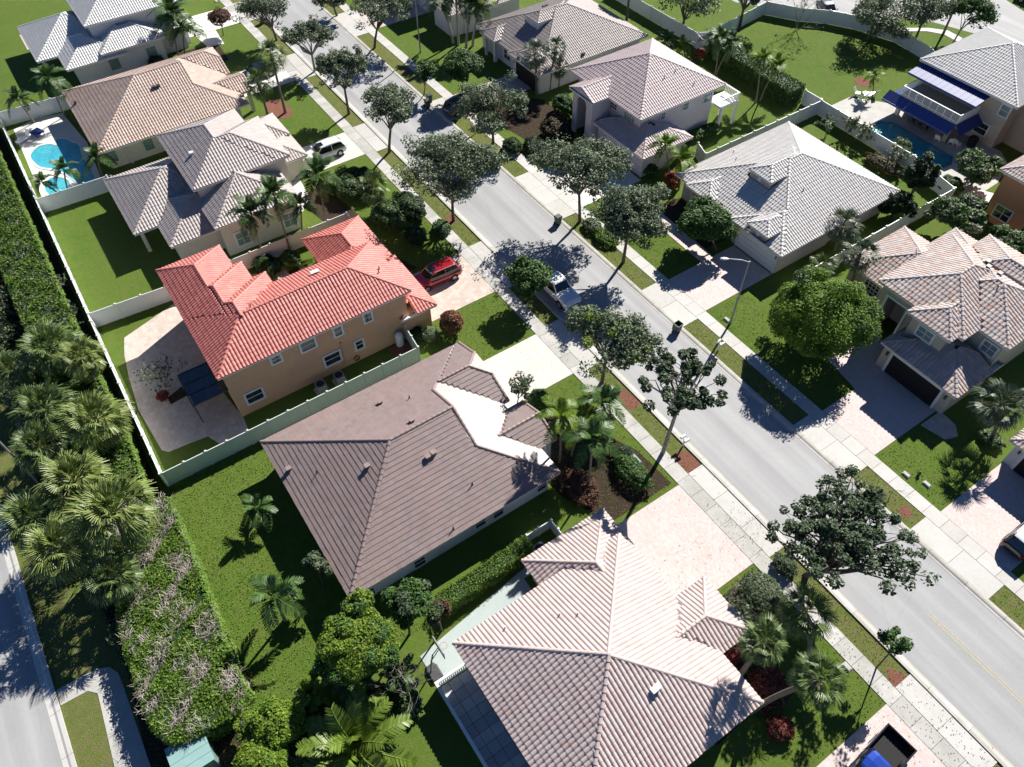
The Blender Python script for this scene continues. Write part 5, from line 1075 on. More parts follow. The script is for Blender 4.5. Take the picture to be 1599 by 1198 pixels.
bush('garden_shrub', 'dense green-grey shrub behind the twiggy patch by the sidewalk', (-8.06, 25.92), 1.6, 1.2, .7, 'leaf_oak', 52, 2400, .10)
bare_plant('bare_shrub', 'grey leafless shrub on the shaded patio behind the red roof', (-49.75, -2.11), 3.4, 53, 9, 5, 'leaf_clump', 500, .03, .5, lean=.4)
bush('red_shrub', 'small red-leaved plant in the patio planting square', (-48.44, -2.87), .5, .5, .6, 'leaf_red', 54, 500, .11)
bush('red_shrub', 'red croton shrub under the lime palms beside the grey house', (-45.72, 51.11), .9, .8, 1.7, 'leaf_orange', 55, 1500, .13, second=('leaf_red', .8))
bush('red_shrub', 'deep red shrub in the corner of the white fence', (-63.68, 71.8), .7, .7, 1.3, 'leaf_red', 56, 900, .14, second=('leaf_maroon', .5))
bush('red_shrub', 'maroon shrubs below the fan palms of the pink roof', (-3.23, 21.24), 1.2, 1.4, 1.2, 'leaf_maroon', 57, 2400, .11, second=('leaf_red', .3))
bush('red_shrub', 'bright red plant at the pink roof edge between fan palms', (-5.97, 20.82), .5, .5, 1.0, 'leaf_red', 58, 600, .1)
bush('red_shrub', 'maroon shrub beside the lower fan palm lawn', (-1.16, 20.2), .8, .8, .9, 'leaf_maroon', 59, 1200, .1, second=('leaf_red', .4))
bush('garden_shrub', 'dark shrubs with red leaves in front of the taupe house', (-60.08, 46.41), 2.0, 1.6, 2.0, 'leaf_dark', 60, 3000, .16, second=('leaf_maroon', .3))
bush('garden_shrub', 'dark green shrubs left of the arched pink entrance', (-63.47, 50.02), 1.6, 1.2, 2.2, 'leaf_green', 61, 2400, .17)
bush('garden_shrub', 'dark shrubbery shading the sidewalk in front of the pink house', (-59.31, 43.17), 1.8, 1.2, 1.0, 'leaf_dark', 62, 2200, .16)
bush('garden_shrub', 'green shrubs at the corner of the low rose roof', (-49.09, 50.6), 1.4, .8, 1.2, 'leaf_green', 63, 1600, .15)
bush('garden_shrub', 'low green hedge along the side wall of the pink house', (-50.88, 60.26), .8, 3.0, .9, 'leaf_green', 64, 2200, .14)
bush('verge_shrub', 'bright green low shrubs on the verge left of the oak pair', (-43.04, 39.99), 1.6, .9, .8, 'leaf_hedge', 65, 2200, .12)
bush('verge_shrub', 'mottled shrubs on the verge between the two far oaks', (-45.07, 39.97), 1.2, .8, .8, 'leaf_oak', 66, 1500, .12)
bush('verge_shrub', 'dark shrub at the foot of the oak by the lower road', (-8.49, 28.4), .9, .7, 1.0, 'leaf_clump', 67, 1500, .11)
bush('garden_shrub', 'dark dense shrubs in the courtyard of the red roofed house', (-57.85, 10.48), 1.6, 1.2, 1.3, 'leaf_dark', 68, 2200, .13, second=('leaf_green', .3))
bush('garden_shrub', 'broad-leaved plant at the courtyard fence below the palms', (-57.71, 12.75), 1.2, 1.0, 1.1, 'leaf_green', 69, 1400, .16)
bush('garden_shrub', 'dark shrubs behind the street oak by the red roof', (-58.11, 26.18), 2.4, 1.4, 1.4, 'leaf_dark', 70, 3000, .15, second=('leaf_green', .35))
bush('garden_shrub', 'shrubs at the front corner of the red roofed house', (-56.96, 23.89), 1.6, 1.0, 1.3, 'leaf_green', 71, 2000, .14, second=('leaf_pale', .15))
bush('garden_shrub', 'dark shrub mass right of the second white car', (-65.02, 23.38), 2.2, 1.5, 1.6, 'leaf_dark', 72, 2600, .16, second=('leaf_green', .4))
bush('garden_shrub', 'low shrubs beside the small planting by the left palms', (-101.8, 13.92), 1.4, 1.0, 1.2, 'leaf_maroon', 73, 1600, .15, second=('leaf_green', .4))
bush('garden_shrub', 'pinkish-brown ground shrubs between the grey house and white wall', (-35.14, 72.24), 2.2, 1.0, .9, 'leaf_maroon', 74, 2400, .13, second=('leaf_pale', .4))
for i, (p, lb) in enumerate((((-42.48, 71.4), 'leftmost leggy shrub with pale tips at the white pool wall'), ((-41.41, 73.38), 'leggy shrub with pale tips, second along the pool wall'), ((-39.5, 73.5), 'leggy shrub with pale tips nearest the pool corner'), ((-34.46, 73.21), 'thin leggy shrub before the middle of the teal pool'))):
    bare_plant('leggy_shrub', lb, p, 3.6, 80 + i, 5, 2, 'leaf_pale', 170, .03, .3, size=.22, mat_='bark', lean=.25, group='leggy shrubs along the pool wall')
bush('garden_shrub', 'yellow-green shrub bank at the fence of the peach roofed house', (-24.78, 51.45), .9, .8, 1.0, 'leaf_dark', 75, 900, .14)
bush('garden_shrub', 'silvery broad-leaved plants below the two grey fan palms', (-21.51, 53.01), 1.0, .9, 1.0, 'leaf_pale', 76, 900, .2, second=('leaf_dark', .5))
bush('low_plant', 'green plant with pale leaves in the dark bed at the right garage', (-6.79, 49.92), 1.0, .7, .7, 'leaf_green', 77, 900, .16, second=('leaf_pale', .4))
for i, p in enumerate(((-60.05, -4.45), (-66.5, -8.87), (-70.61, -10.29), (-65.63, -5.27), (-70.04, -6.23), (-73.07, -8.2), (-65.08, -11.15))):
    bare_plant('bare_shrub', ('grey twiggy growth beside the hedge, ' + ('right of the palms', 'left of the hedge at mid height', 'at the left edge', 'close to the white fence', 'upper patch near the fence', 'uppermost at the left edge', 'just above the fan palms')[i]), (p[0], p[1] - 3.0), 3.2, 90 + i, 12, 4, 'leaf_clump', 900, .03, .6, lean=.7, size=.16)

# ================================================================ PALMS
SG = 'fan palms in the left roadside clump'
for i, (k, lf, lb) in enumerate((
    ((-54.58, -8.56, 4.2, 0, 0, 2.29), 'sabal_green', 'highest fan palm of the left clump, nearest the top'), ((-54.76, -11.87, 3.6, 0, 0, 1.75), 'sabal_green', 'fan palm cut by the left edge at mid height'), ((-51.64, -6.71, 4.6, 0, 0, 1.73), 'sabal_lime', 'fan palm beside the hedge and white fence'),
    ((-48.17, -10.35, 4.4, 0, 0, 2.23), 'sabal_green', 'fan palm in the middle left, below the topmost one'), ((-44.45, -7.29, 5.0, 0, 0, 2.27), 'sabal_lime', 'full fan palm touching the hedge at mid height'), ((-45.19, -11.69, 4.0, 0, 0, 1.88), 'sabal_green', 'fan palm just above the left street lamp'),
    ((-39.52, -9.94, 5.4, 0, 0, 2.21), 'sabal_lime', 'fan palm right of the left street lamp'), ((-35.07, -8.25, 6.0, 0, 0, 2.62), 'sabal_lime', 'largest pale fan palm leaning to the right'), ((-38.17, -13.0, 5.2, 0, 0, 2.14), 'sabal_green', 'fan palm overhanging the left road'),
    ((-34.97, -12.12, 5.2, 0, 0, 2.16), 'sabal_lime', 'yellowish fan palm beside the left road'), ((-31.87, -10.08, 4.0, 0, 0, 1.75), 'sabal_green', 'darker fan palm at the lower end of the clump'))):
    x, y, z, _, _, r_ = k; rg = np.random.default_rng(i); lx, ly = (1.8, -1.0) if i == 7 else rg.normal(0, .5, 2)
    palm('fan_palm', lb, (x + lx, y + ly, z, -lx, -ly, r_ * 1.15), 'fan', lf, 'palm_trunk', 44, i, tr=.17, group=SG, old=3)
for i, (k, lf, lb) in enumerate((
    ((-4.79, 20.23, 6.9, 0.01, -0.02, 1.61), 'sabal_green', 'fan palm in front of the pink roof gable'), ((-3.09, 25.03, 4.9, -1.82, -0.38, 1.97), 'sabal_green', 'uppermost fan palm beside the lower sidewalk'), ((-2.87, 19.56, 9.9, 1.41, 0.15, 1.59), 'sabal_green', 'lowest fan palm leaning over the lawn by the pink roof'),
    ((-29.14, 57.53, 3.0, -0.07, -0.02, 1.95), 'sabal_grey', 'upper greyish fan palm by the grey house wall'), ((-24.44, 54.14, 4.3, -0.41, -0.18, 1.83), 'sabal_grey', 'lower greyish fan palm next to the peach roof'), ((-26.38, 51.29, 3.0, 0, 0, 1.56), 'sabal_green', 'dark fan palm in the shade below the grey house'),
    ((-68.71, 49.84, 5.1, -0.14, -0.19, 1.94), 'sabal_grey', 'left fan palm of three before the taupe roof'), ((-68.75, 51.8, 5.2, 0.36, 0.47, 1.65), 'sabal_grey', 'middle tall fan palm before the taupe roof'), ((-68.71, 53.13, 2.5, 0.04, 0.04, 1.47), 'sabal_grey', 'lowest of three fan palms before the taupe roof'),
    ((-82.67, 23.04, 7.0, 0.1, 0.09, 2.01), 'sabal_green', 'tall curved fan palm in a mulch island by the sidewalk'), ((-83.64, 21.18, 3.9, -0.08, -0.06, 1.92), 'sabal_green', 'shorter fan palm left of the mulch island'), ((-60.08, 23.33, 3.1, 0.09, 0.04, 1.93), 'sabal_green', 'fan palm under the widest street oak'),
    ((-6.76, 49.97, 3.8, -1.1, -0.15, 2.34), 'sabal_grey', 'broad-leaved fan palm at the right edge by the garage'), ((-49.9, 102.95, 5.0, 0, 0, 1.31), 'sabal_green', 'fan palm tip at the top right edge'))):
    palm('fan_palm', lb, k, 'fan', lf, 'palm_trunk', 32, 20 + i, tr=.17 if i < 3 else .14, group='fan palms in the gardens', old=2)
FG = 'feather palms in the gardens'
for i, (k, lf, n, lb) in enumerate((
    ((-59.51, 10.78, 5.7, 0.09, 0.19, 2.12), 'palm_green', 14, 'leftmost feather palm by the fence of the red roofed house'), ((-59.29, 13.38, 6.9, 0.09, 0.08, 1.99), 'palm_green', 14, 'middle feather palm by the fence of the red roofed house'), ((-60.52, 15.31, 3.8, 0.13, 0.59, 1.61), 'palm_green', 12, 'feather palm against the end of the pinkish fence'),
    ((-60.68, 18.0, 6.1, 0.05, 0.37, 2.21), 'palm_green', 14, 'feather palm at the front walk of the grey-pink house'),
    ((-24.55, 20.7, 6.0, -0.06, -0.14, 1.75), 'palm_yellow', 14, 'yellow-green feather palm at the porch of the brown roofed house'), ((-21.47, 21.1, 6.4, -0.09, -0.11, 1.87), 'palm_green', 15, 'lower feather palm between porch and utility box'), ((-24.48, 24.2, 4.9, 0.04, 0.09, 1.91), 'palm_green', 14, 'upper feather palm overhanging the sidewalk'), ((-24.48, 21.84, 4.2, 0.25, 0.24, 1.62), 'palm_yellow', 13, 'middle yellowish feather palm of the porch group'),
    ((-102.32, 16.78, 5.6, 0.2, 0.98, 2.71), 'palm_green', 14, 'left palm of the pair right of the white house'), ((-102.48, 17.69, 3.5, 0.26, 0.82, 2.44), 'palm_green', 13, 'right palm of the pair right of the white house'),
    ((-81.8, -3.24, 2.0, 0.02, -0.83, 1.33), 'palm_green', 12, 'leftmost palm over the round spa pool'), ((-81.55, -2.31, 2.6, -0.07, 0.68, 1.61), 'palm_green', 12, 'middle palm over the turquoise pool'), ((-82.59, 1.49, 2.1, 0.04, 0.34, 1.79), 'palm_green', 13, 'palm between the pool and the cream wall'),
    ((-97.01, 1.11, 4.6, 0.09, 0.23, 2.05), 'palm_green', 14, 'palm with spread fronds behind the slatted fence'), ((-97.71, -2.24, 3.0, 0.11, -0.4, 1.76), 'palm_green', 13, 'palm at the left edge behind the slatted fence'),
    ((-59.32, 70.43, 4.7, -0.24, -0.23, 2.0), 'palm_green', 13, 'left pair palm in front of the dark clipped hedge, taller'), ((-59.45, 70.77, 4.1, 0.8, 0.63, 1.7), 'palm_green', 12, 'left pair palm in front of the dark clipped hedge, leaning right'), ((-52.26, 70.38, 5.1, -0.52, -0.38, 1.77), 'palm_yellow', 12, 'right pair palm in front of the dark clipped hedge, taller'), ((-52.15, 71.02, 4.4, 0.57, 0.47, 1.63), 'palm_yellow', 12, 'right pair palm in front of the dark clipped hedge, leaning right'),
    ((-65.81, 68.78, 2.2, -0.67, -0.71, 1.62), 'palm_green', 12, 'short palm by the fence behind the rose roof, left'), ((-64.32, 70.06, 1.9, -0.43, -0.47, 1.46), 'palm_yellow', 11, 'short palm by the fence behind the rose roof, right'),
    ((-45.8, 51.0, 4.8, -0.98, -0.81, 1.57), 'palm_yellow', 12, 'slim lime palm rising before the low rose roof'), ((-44.93, 51.48, 3.5, -0.19, -0.24, 1.71), 'palm_yellow', 12, 'bright lime palm against the light grey roof'),
    ((-45.22, 82.89, 2.2, -0.49, -0.38, 1.14), 'palm_yellow', 11, 'small palm in a round sandy bed on the lawn'), ((-24.95, -2.21, 3.5, -0.02, 0.26, 1.9), 'palm_green', 12, 'curved feather palm on the back lawn, lower one'), ((-32.88, -1.29, 1.5, -0.03, 0.85, 1.49), 'palm_green', 10, 'small feather palm on the back lawn, upper one'))):
    palm('feather_palm', lb, k, 'feather', lf, 'royal_trunk' if i in (24, 25) else 'palm_trunk', n, 40 + i, tr=.085 if i not in (24, 25) else .10, group=FG)
RG = 'royal palms by the top garage'
for i, (k, lb) in enumerate((((-85.21, 48.04, 5.2, -0.59, -0.94, 2.12), 'leftmost royal palm with curved smooth trunk at the top'), ((-84.53, 48.42, 6.3, 0.09, 0.03, 2.25), 'royal palm second from the left at the top edge'), ((-83.38, 48.89, 5.3, 0.51, 0.79, 2.1), 'royal palm second from the right at the top edge'), ((-83.18, 49.76, 5.8, 0.82, 1.15, 2.09), 'rightmost royal palm with yellowish fronds at the top edge'))):
    palm('royal_palm', lb, k, 'feather', 'palm_yellow' if i == 3 else 'palm_green', 'royal_trunk', 14, 70 + i, tr=.15, shaft=True, group=RG)
palm('cycad', 'large sago-like cycad with stiff spreading fronds at the bottom edge', (-14.42, -1.69, 1.6, 0, 0, 3.27), 'stiff', 'cycad_green', 'palm_trunk', 17, 80, tr=.22, cat='cycad', L=4.0)
palm('cycad', 'dark green cycad in the middle of the lower thicket', (-18.11, -0.02, 1.4, 0, 0, 1.69), 'stiff', 'palm_green', 'palm_trunk', 18, 81, tr=.15, cat='cycad')
palm('cycad', 'light green cycad left in the lower thicket', (-18.96, -2.75, 1.2, 0, 0, 1.36), 'stiff', 'palm_yellow', 'palm_trunk', 18, 82, tr=.15, cat='cycad')
palm('cycad', 'glossy dark cycad beside the basketball hoop lawn', (-16.92, 2.36, 1.5, 0, 0, 1.53), 'stiff', 'palm_green', 'palm_trunk', 14, 83, tr=.15, cat='cycad')

for i, (p, r_, h_, lf, lb) in enumerate((((-64.12, 22.17), 1.6, 2.0, 'leaf_green', 'green garden shrub mass beside the fan palm under the widest oak'), ((-58.07, 23.53), 1.8, 2.0, 'leaf_green', 'green shrub clump in front of the red entrance roof'), ((-53.79, 24.48), 1.3, 1.2, 'leaf_dark', 'dark low shrub by the shaded corner of the paver driveway'),
    ((-65.59, 21.01), 1.2, 1.5, 'leaf_hedge', 'light green shrub near the front walk of the grey-pink house'), ((-65.13, 24.59), 1.4, 1.4, 'leaf_dark', 'dark shrub between sidewalk and fan palm under the oak'), ((-53.59, 27.35), 1.1, .8, 'leaf_green', 'low green shrub in the oak shade near the sidewalk'),
    ((-20.05, -0.52), 1.4, 1.5, 'leaf_green', 'green shrub at the left foot of the olive thicket'), ((-16.5, 0.43), 1.3, 1.1, 'leaf_dark', 'dark undergrowth between the two middle cycads'), ((-17.51, -3.09), 1.3, 1.2, 'leaf_dark', 'dark undergrowth beside the bottom cycad'), ((-15.35, 2.11), 1.0, .8, 'leaf_green', 'low green growth beside the glossy cycad'),
    ((-16.44, -4.45), 1.2, 1.3, 'leaf_green', 'green growth at the bottom edge left of the large cycad'), ((-57.1, 45.28), 1.3, 1.4, 'leaf_dark', 'dark shrub by the sidewalk before the arched entrance'), ((-60.88, 40.93), 1.2, 1.2, 'leaf_dark', 'dark shrub on the lawn edge near the dark grey SUV'),
    ((-36.13, 76.41), 1.1, 1.2, 'leaf_green', 'green shrub at the far end of the white pool wall'), ((-34.2, 66.14), .6, .6, 'leaf_dark', 'tiny dark shrub behind the light grey roof'), ((-28.52, 74.3), 1.4, 1.6, 'leaf_green', 'leafy shrub at the fence by the white path'))):
    bush('garden_shrub', lb, p, r_, r_ * .8, h_, lf, 200 + i, int(1500 * r_ * h_), .13, second=('leaf_green' if lf == 'leaf_dark' else 'leaf_pale', .15))
# undergrowth filling the roadside clump under the fan palms
rg = np.random.default_rng(77); mb = MB(); n = 26000; X = rg.uniform(-66, -27, n); Y = rg.uniform(-13.6, -8.6, n); h_ = np.sin(X * .9) * np.cos(Y * 1.3) + .6 * np.sin(X * 2.3 + Y)
k = (h_ > -.55) & ~((X > -36) & (Y < -12.2)); leaf_quads(mb, np.stack([X, Y, rg.uniform(.1, 1.0, n) * (1 + .5 * h_)], 1)[k], .17, rg, up=.5); mb.build('undergrowth', M['leaf_clump'], None, kind='stuff')
# ================================================================ VEHICLES
vehicle('white crew cab pickup parked at the kerb under oak shadow', (-40.0, 31.55), 0, 'paint_white', 'pickup', 5.9, 1.98, 1.86, cat='pickup truck', name='pickup_truck')
vehicle('dark red SUV parked on the paver driveway of the peach house', (-47.6, 23.2), R(-92), 'paint_red', 'suv', 4.7, 1.86, 1.70, rails=True)
vehicle('white SUV with sunroof parked on the pale driveway beside lawn', (-71.9, 23.2), R(-90), 'paint_white', 'suv', 4.6, 1.84, 1.64, rack=True)
vehicle('dark grey SUV standing on a driveway apron by the far kerb', (-71.2, 40.6), R(100), 'paint_grey', 'suv', 4.6, 1.86, 1.70)
vehicle('dark car with white roof cut by the right edge on a paver driveway', (-0.2, 44.6), R(90), 'paint_black', 'suv', 4.6, 1.84, 1.66, roofm='paint_white', rails=True)
vehicle('dark navy pickup with blue sky reflection coloured onto its cab roof and open black bed at the bottom edge', (3.55, 22.75), R(-86), 'paint_navy', 'pickup', 5.8, 2.0, 1.90, cat='pickup truck', name='pickup_truck', roofm='paint_sky_reflection')  # roof blue is sky reflection put into the colour; the truck is navy
vehicle('dark grey hatchback behind the bare tree on the turning circle', (-62.6, 94.4), R(-28), 'paint_grey', 'sedan', 4.4, 1.8, 1.5)
vehicle('white van-like car cut by the top edge on the top driveway', (-98.0, 46.6), R(80), 'paint_white', 'suv', 4.7, 1.86, 1.7)
vehicle('dark teal car half hidden behind the fan palm on the left driveway', (-92.2, 23.6), R(-90), 'paint_black', 'sedan', 4.5, 1.8, 1.5)
vehicle('white sedan at the upper right corner beyond the road', (-48.2, 120.2), R(200), 'paint_white', 'sedan', 4.6, 1.82, 1.48)

# ================================================================ STREET FURNITURE AND YARD THINGS
street_lamp('tall lamp post with silver arm in front of the light grey garage', *(-27.76, 42.16), 7.45, -1.1, -1.35)
street_lamp('lamp post rising before the top garage driveway', -85.67, 43.3, 7.5, -1.6, -1.2)
street_lamp('lamp post at the left edge above the rear road', *(-45.12, -13.33), 7.0, .1, -2.4)
wheelie_bin('green wheeled bin standing on the road below the lamp post', (-29.77, 37.59), R(95), open_=True)
wheelie_bin('green wheeled bin at the kerb next to the oak in front of the pink house', (-47.71, 37.57), R(92))
wheelie_bin('green wheeled bin in the shade near the dark grey SUV', (-73.89, 37.52), R(90))
wheelie_bin('dark bin standing on the verge by the topmost street oak', (-105.11, 29.53), R(90))
wheelie_bin('dark wheeled bin in the shade by the second lamp post', (-74.72, 38.28), R(80))

def mailbox(label, loc, rz=0, double=False):
    root = empty('mailbox', loc, rz, label, 'mailbox', 'mailboxes on the verges'); p = MB(); p.box(-.05, .05, -.05, .05, 0, 1.05); p.box(-.05, .05, -.30 if double else -.05, .30 if double else .22, .92, 1.0); p.build('post', M['white'], root)
    for y in ((-.22, .22) if double else (.0,)):
        b = MB(); th = np.linspace(0, math.pi, 7); loft(b, [[(x, y + .10 * math.cos(a), 1.12 + .10 * math.sin(a)) for a in th] + [(x, y - .10, 1.0), (x, y + .10, 1.0)] for x in (-.24, .24)], True); b.build('box', M['white'], root)
    return root
mailbox('white double mailbox beside the red mulch circle on the lower verge', (-20.23, 29.62), R(90), True)
mailbox('white double mailbox on the verge below the tall lamp post', (-25.97, 38.95), R(90), True)
mailbox('white mailbox on the verge near the top, before the road', (-104.47, 38.89), R(90))
mailbox('white mailbox on the verge beside the dark grey SUV', (-66.08, 39.37), R(90))
def vbox(name, label, loc, w, d, h, m, cat, lid=True, rz=0, group=None):
    root = empty(name, loc, rz, label, cat, group); b = MB(); b.box(-w / 2, w / 2, -d / 2, d / 2, 0, h); b.build('body', M[m], root)
    if lid: l = MB(); loft(l, [[(-w / 2 - .03, -d / 2 - .03, h + .002), (w / 2 + .03, -d / 2 - .03, h + .002), (w / 2 + .03, d / 2 + .03, h + .002), (-w / 2 - .03, d / 2 + .03, h + .002)], [(-w / 2 + .05, -d / 2 + .05, h + .09), (w / 2 - .05, -d / 2 + .05, h + .09), (w / 2 - .05, d / 2 - .05, h + .09), (-w / 2 + .05, d / 2 - .05, h + .09)]], True); l.build('lid', M[m], root)
    return root
M['util_green'] = mat('util_green', (0.14, 0.22, 0.19), .5, .5, (3, .4, (0.20, 0.28, 0.25)))
vbox('utility_box', 'grey-green utility box inside the horseshoe shrub', (-21.05, 25.17), .9, .8, .8, 'util_green', 'utility box')
for i, (p, lb) in enumerate((((-28.21, 42.2), 'flat pale cover plate in the grass by the lamp foot'), ((-8.53, 41.95), 'left flat cover plate in the right lawn'), ((-7.1, 42.53), 'right flat cover plate in the right lawn'), ((-1.34, 26.71), 'small pale cover in the grass below the fan palms'), ((-114.89, 26.49), 'pale green cover plate in the top left lawn'))):
    vbox('meter_cover', lb, p, .55, .35, .06, 'old_concrete', 'cover plate', group='cover plates in the lawns')
mb = MB(); mb.cyl(0, 0, 0, .35, .10, .10, 10); mb.tube([(-.14, 0, .22), (.14, 0, .22)], .06, 8); mb.cyl(0, 0, .35, .5, .11, .03, 10); o = mb.build('valve_post', M['bin_green'], None, loc=(*(-8.0, 42.72), 0), label='small green-capped post in the right lawn', cat='post')
mb = MB()
for a in np.linspace(0, 1, 10): pass
def ac(label, loc, s=.42, h=.95):
    root = empty('air_conditioner', loc, 0, label, 'air conditioner', 'air conditioners beside the houses'); b = MB()
    loft(b, [[(s * math.copysign(min(1, abs(math.cos(a)) * 1.25), math.cos(a)), s * math.copysign(min(1, abs(math.sin(a)) * 1.25), math.sin(a)), z) for a in np.linspace(0, 2 * math.pi, 17)[:-1]] for z in (.05, h)], True); b.build('casing', M['grey_metal'], root)
    f = MB(); f.cyl(0, 0, h + .001, h + .03, s * .8, s * .8, 20); f.build('fan_grille', M['dark'], root)
    g2 = MB()
    for k in range(9): x = -s * .7 + k * s * .175; g2.box(x - .008, x + .008, -s * .6, s * .6, h + .031, h + .045)
    g2.build('grille_bars', M['dark_metal'], root); p = MB(); p.box(-s - .15, s + .15, -s - .15, s + .15, .0, .05); p.build('base_slab', M['old_concrete'], root); return root
ac('left air conditioner at the foot of the peach wall', (-41.6, 8.45)); ac('right air conditioner at the foot of the peach wall', (-41.6, 10.15)); ac('pale air conditioner in the low white enclosure by the pink roof', (-19.11, 14.91), .45, .85)
ac('air conditioner at the corner of the pale cream house by the pool', (-80.6, 1.96), .38, .8)
root = empty('water_tank', (*(-42.45, 16.39), 0), 0, 'white upright water tank on brick pavers beside the peach house', 'water tank'); b = MB(); b.tube([(0, 0, 0), (0, 0, .15), (0, 0, 1.25), (0, 0, 1.42), (0, 0, 1.5)], [.34, .36, .36, .27, .12], 18); b.build('tank', M['white'], root, smooth=True); b = MB(); b.cyl(0, 0, 1.5, 1.58, .12, .10, 12); b.build('lid', M['galv'], root)
sheet('tank_base', rect(-42.7, -40.1, 15.3, 17.0), .035, 'mulch', th=.03)
# ladder leaning on the brown roof
root = empty('ladder', (*(-36.47, 17.98), 0), 0, 'aluminium ladder leaning against the eave of the brown roof', 'ladder'); b = MB(); p0 = np.array((-.9, 1.1, .0)); p1 = np.array((.5, -.6, 3.4)); s_ = np.array((.18, .15, 0.))
for k in (-1, 1): b.tube([p0 + s_ * k, p1 + s_ * k], .028, 5)
b.build('rail', M['galv'], root); b = MB()
for t in np.linspace(.06, .96, 11): c = p0 + (p1 - p0) * t; b.tube([c - s_, c + s_], .018, 5)
b.build('rungs', M['galv'], root)
# basketball hoop
bx, by = (-16.24, 4.18)
root = empty('basketball_hoop', (bx, by, 0), 0, 'portable basketball hoop on the grey concrete beside the pink roof', 'basketball hoop')
b = MB(); loft(b, [[(-.75, -.3, .04), (-.5, -.42, .04), (.45, -.42, .04), (.6, 0, .04), (.45, .42, .04), (-.5, .42, .04), (-.75, .3, .04)], [(-.65, -.22, .26), (-.42, -.32, .3), (.38, -.32, .3), (.5, 0, .3), (.38, .32, .3), (-.42, .32, .3), (-.65, .22, .26)]], True); b.build('base', M['dark_metal'], root, loc=(.2, .2, 0))
hx, hy = (-16.35, 5.13); hx -= bx; hy -= by
b = MB(); b.tube([(0, 0, .2), (hx * .2, hy * .2, 1.5), (hx * .45, hy * .45, 2.7)], .05, 7); b.tube([(hx * .3, hy * .3, 2.0), (hx * .95, hy * .95, 2.75)], .03, 5); b.tube([(hx * .45, hy * .45, 2.7), (hx * .95, hy * .95, 3.1)], .03, 5); b.build('pole', M['dark_metal'], root)
b = MB(); b.box(hx - .68, hx + .68, hy - .03, hy + .03, 2.65, 3.55); b.build('backboard', M['grey_metal'], root)
b = MB(); th = np.linspace(0, 2 * math.pi, 17); b.tube([(hx + .23 * math.cos(a), hy + .33 + .23 * math.sin(a), 2.85) for a in th], .012, 5, cap=False); b.build('rim', M['leaf_orange'], root)
# screened patio frame beside the pink roof
root = empty('screen_enclosure', (-15.2, 4.05, 0), 0, 'white framed screen enclosure over grey patio tiles by the pink roof', 'screen enclosure'); b = MB()
b.box(-.08, 13, -.08, .10, 1.05, 1.17); b.box(-.08, .08, .101, 2.3, 1.05, 1.15)
for x in np.arange(0, 13, 1.9): b.box(x - .05, x + .05, -.05, .05, .0, 1.05)
b.box(0, 13, -.03, .03, .0, .35); b.build('frame', M['white'], root)
b = MB()
for i in range(14): b.box(-.03, .03, .16 + i * .15, .22 + i * .15, .05, 1.05)
b.build('slats', M['white'], root)
b = MB(); b.box(.05, 13, -.01, .01, .36, 1.04); b.build('screen', M['grey_metal'], root)
# patio pergola and planting square by the red roofed house
root = empty('pergola', (*(-45.93, 0.44), 0), 0, 'dark glazed pergola on the shaded patio beside the peach wall', 'pergola'); b = MB()
for x in (-1.9, -.65, .6, 1.85): b.box(x - .05, x + .05, -2.1, .9, 2.3, 2.4)
for y in (-2.1, .9): b.box(-1.9, 1.85, y - .05, y + .05, 2.18, 2.28)
for x in (-1.85, 1.8):
    for y in (-2.05, .85): b.box(x - .05, x + .05, y - .05, y + .05, 0, 2.18)
b.build('frame', M['dark_metal'], root, loc=(0, .6, 0)); b = MB()
for k in range(3): x = -1.27 + k * 1.25; b.box(x - .57, x + .57, -2.0, .8, 2.33, 2.35)
b.build('roof_panel', M['glass'], root, loc=(0, .6, 0))
sheet('planting_square', [(-48.26, -2.6), (-48.82, -1.25), (-47.58, -1.02), (-47.44, -2.6)], .036, 'soil')
# furniture by the pools
def chair(label, loc, rz, m='white', lounge=False, group=None, name='patio_chair', cat='chair'):
    root = empty(name, loc, rz, label, cat, group); L = 1.5 if lounge else .5; b = MB(); b.box(-L / 2, L / 2, -.3, .3, .34, .42)
    b.build('seat', M[m], root); b = MB(); b.obox((-L / 2 - .18, 0, .68), (.5, 0, -.86), (0, 1, 0), (.86, 0, .5), .38, .29, .03); b.build('backrest', M[m], root)
    for x in (-L / 2 + .05, L / 2 - .05):
        for y in (-.26, .26): b = MB(); b.box(x - .025, x + .025, y - .025, y + .025, 0, .34); b.build('leg', M[m], root)
    return root
def table(label, loc, w, d, h, m, rz=0, rnd_=False, name='patio_table'):
    root = empty(name, loc, rz, label, 'table'); b = MB()
    if rnd_: b.cyl(0, 0, h - .05, h, w / 2, w / 2, 18)
    else: b.box(-w / 2, w / 2, -d / 2, d / 2, h - .05, h)
    b.build('tabletop', M[m], root)
    for x in (-w * .38, w * .38):
        for y in (-d * .38, d * .38): b = MB(); b.box(x - .03, x + .03, y - .03, y + .03, 0, h - .05); b.build('leg', M[m], root)
    return root
chair('white lounger by the slatted fence at the turquoise pool', (-94.32, -4.19), R(-60), lounge=True, name='sun_lounger', cat='lounger')
table('low dark daybed table under a navy cover at the turquoise pool', (-94.82, -2.46), 1.4, 1.2, .45, 'navy', R(25))
CG = 'white chairs on the teal pool deck'
chair('white chair left of the awning column at the teal pool', (-34.9, 81.3), R(100), group=CG); chair('white chair right of the awning column at the teal pool', (-33.7, 82.0), R(120), group=CG); chair('white chair nearest the round black grill', (-33.1, 82.3), R(80), group=CG)
table('long dark dining table under the navy awning', (-38.0, 82.7), 2.4, 1.0, .75, 'dark_metal')
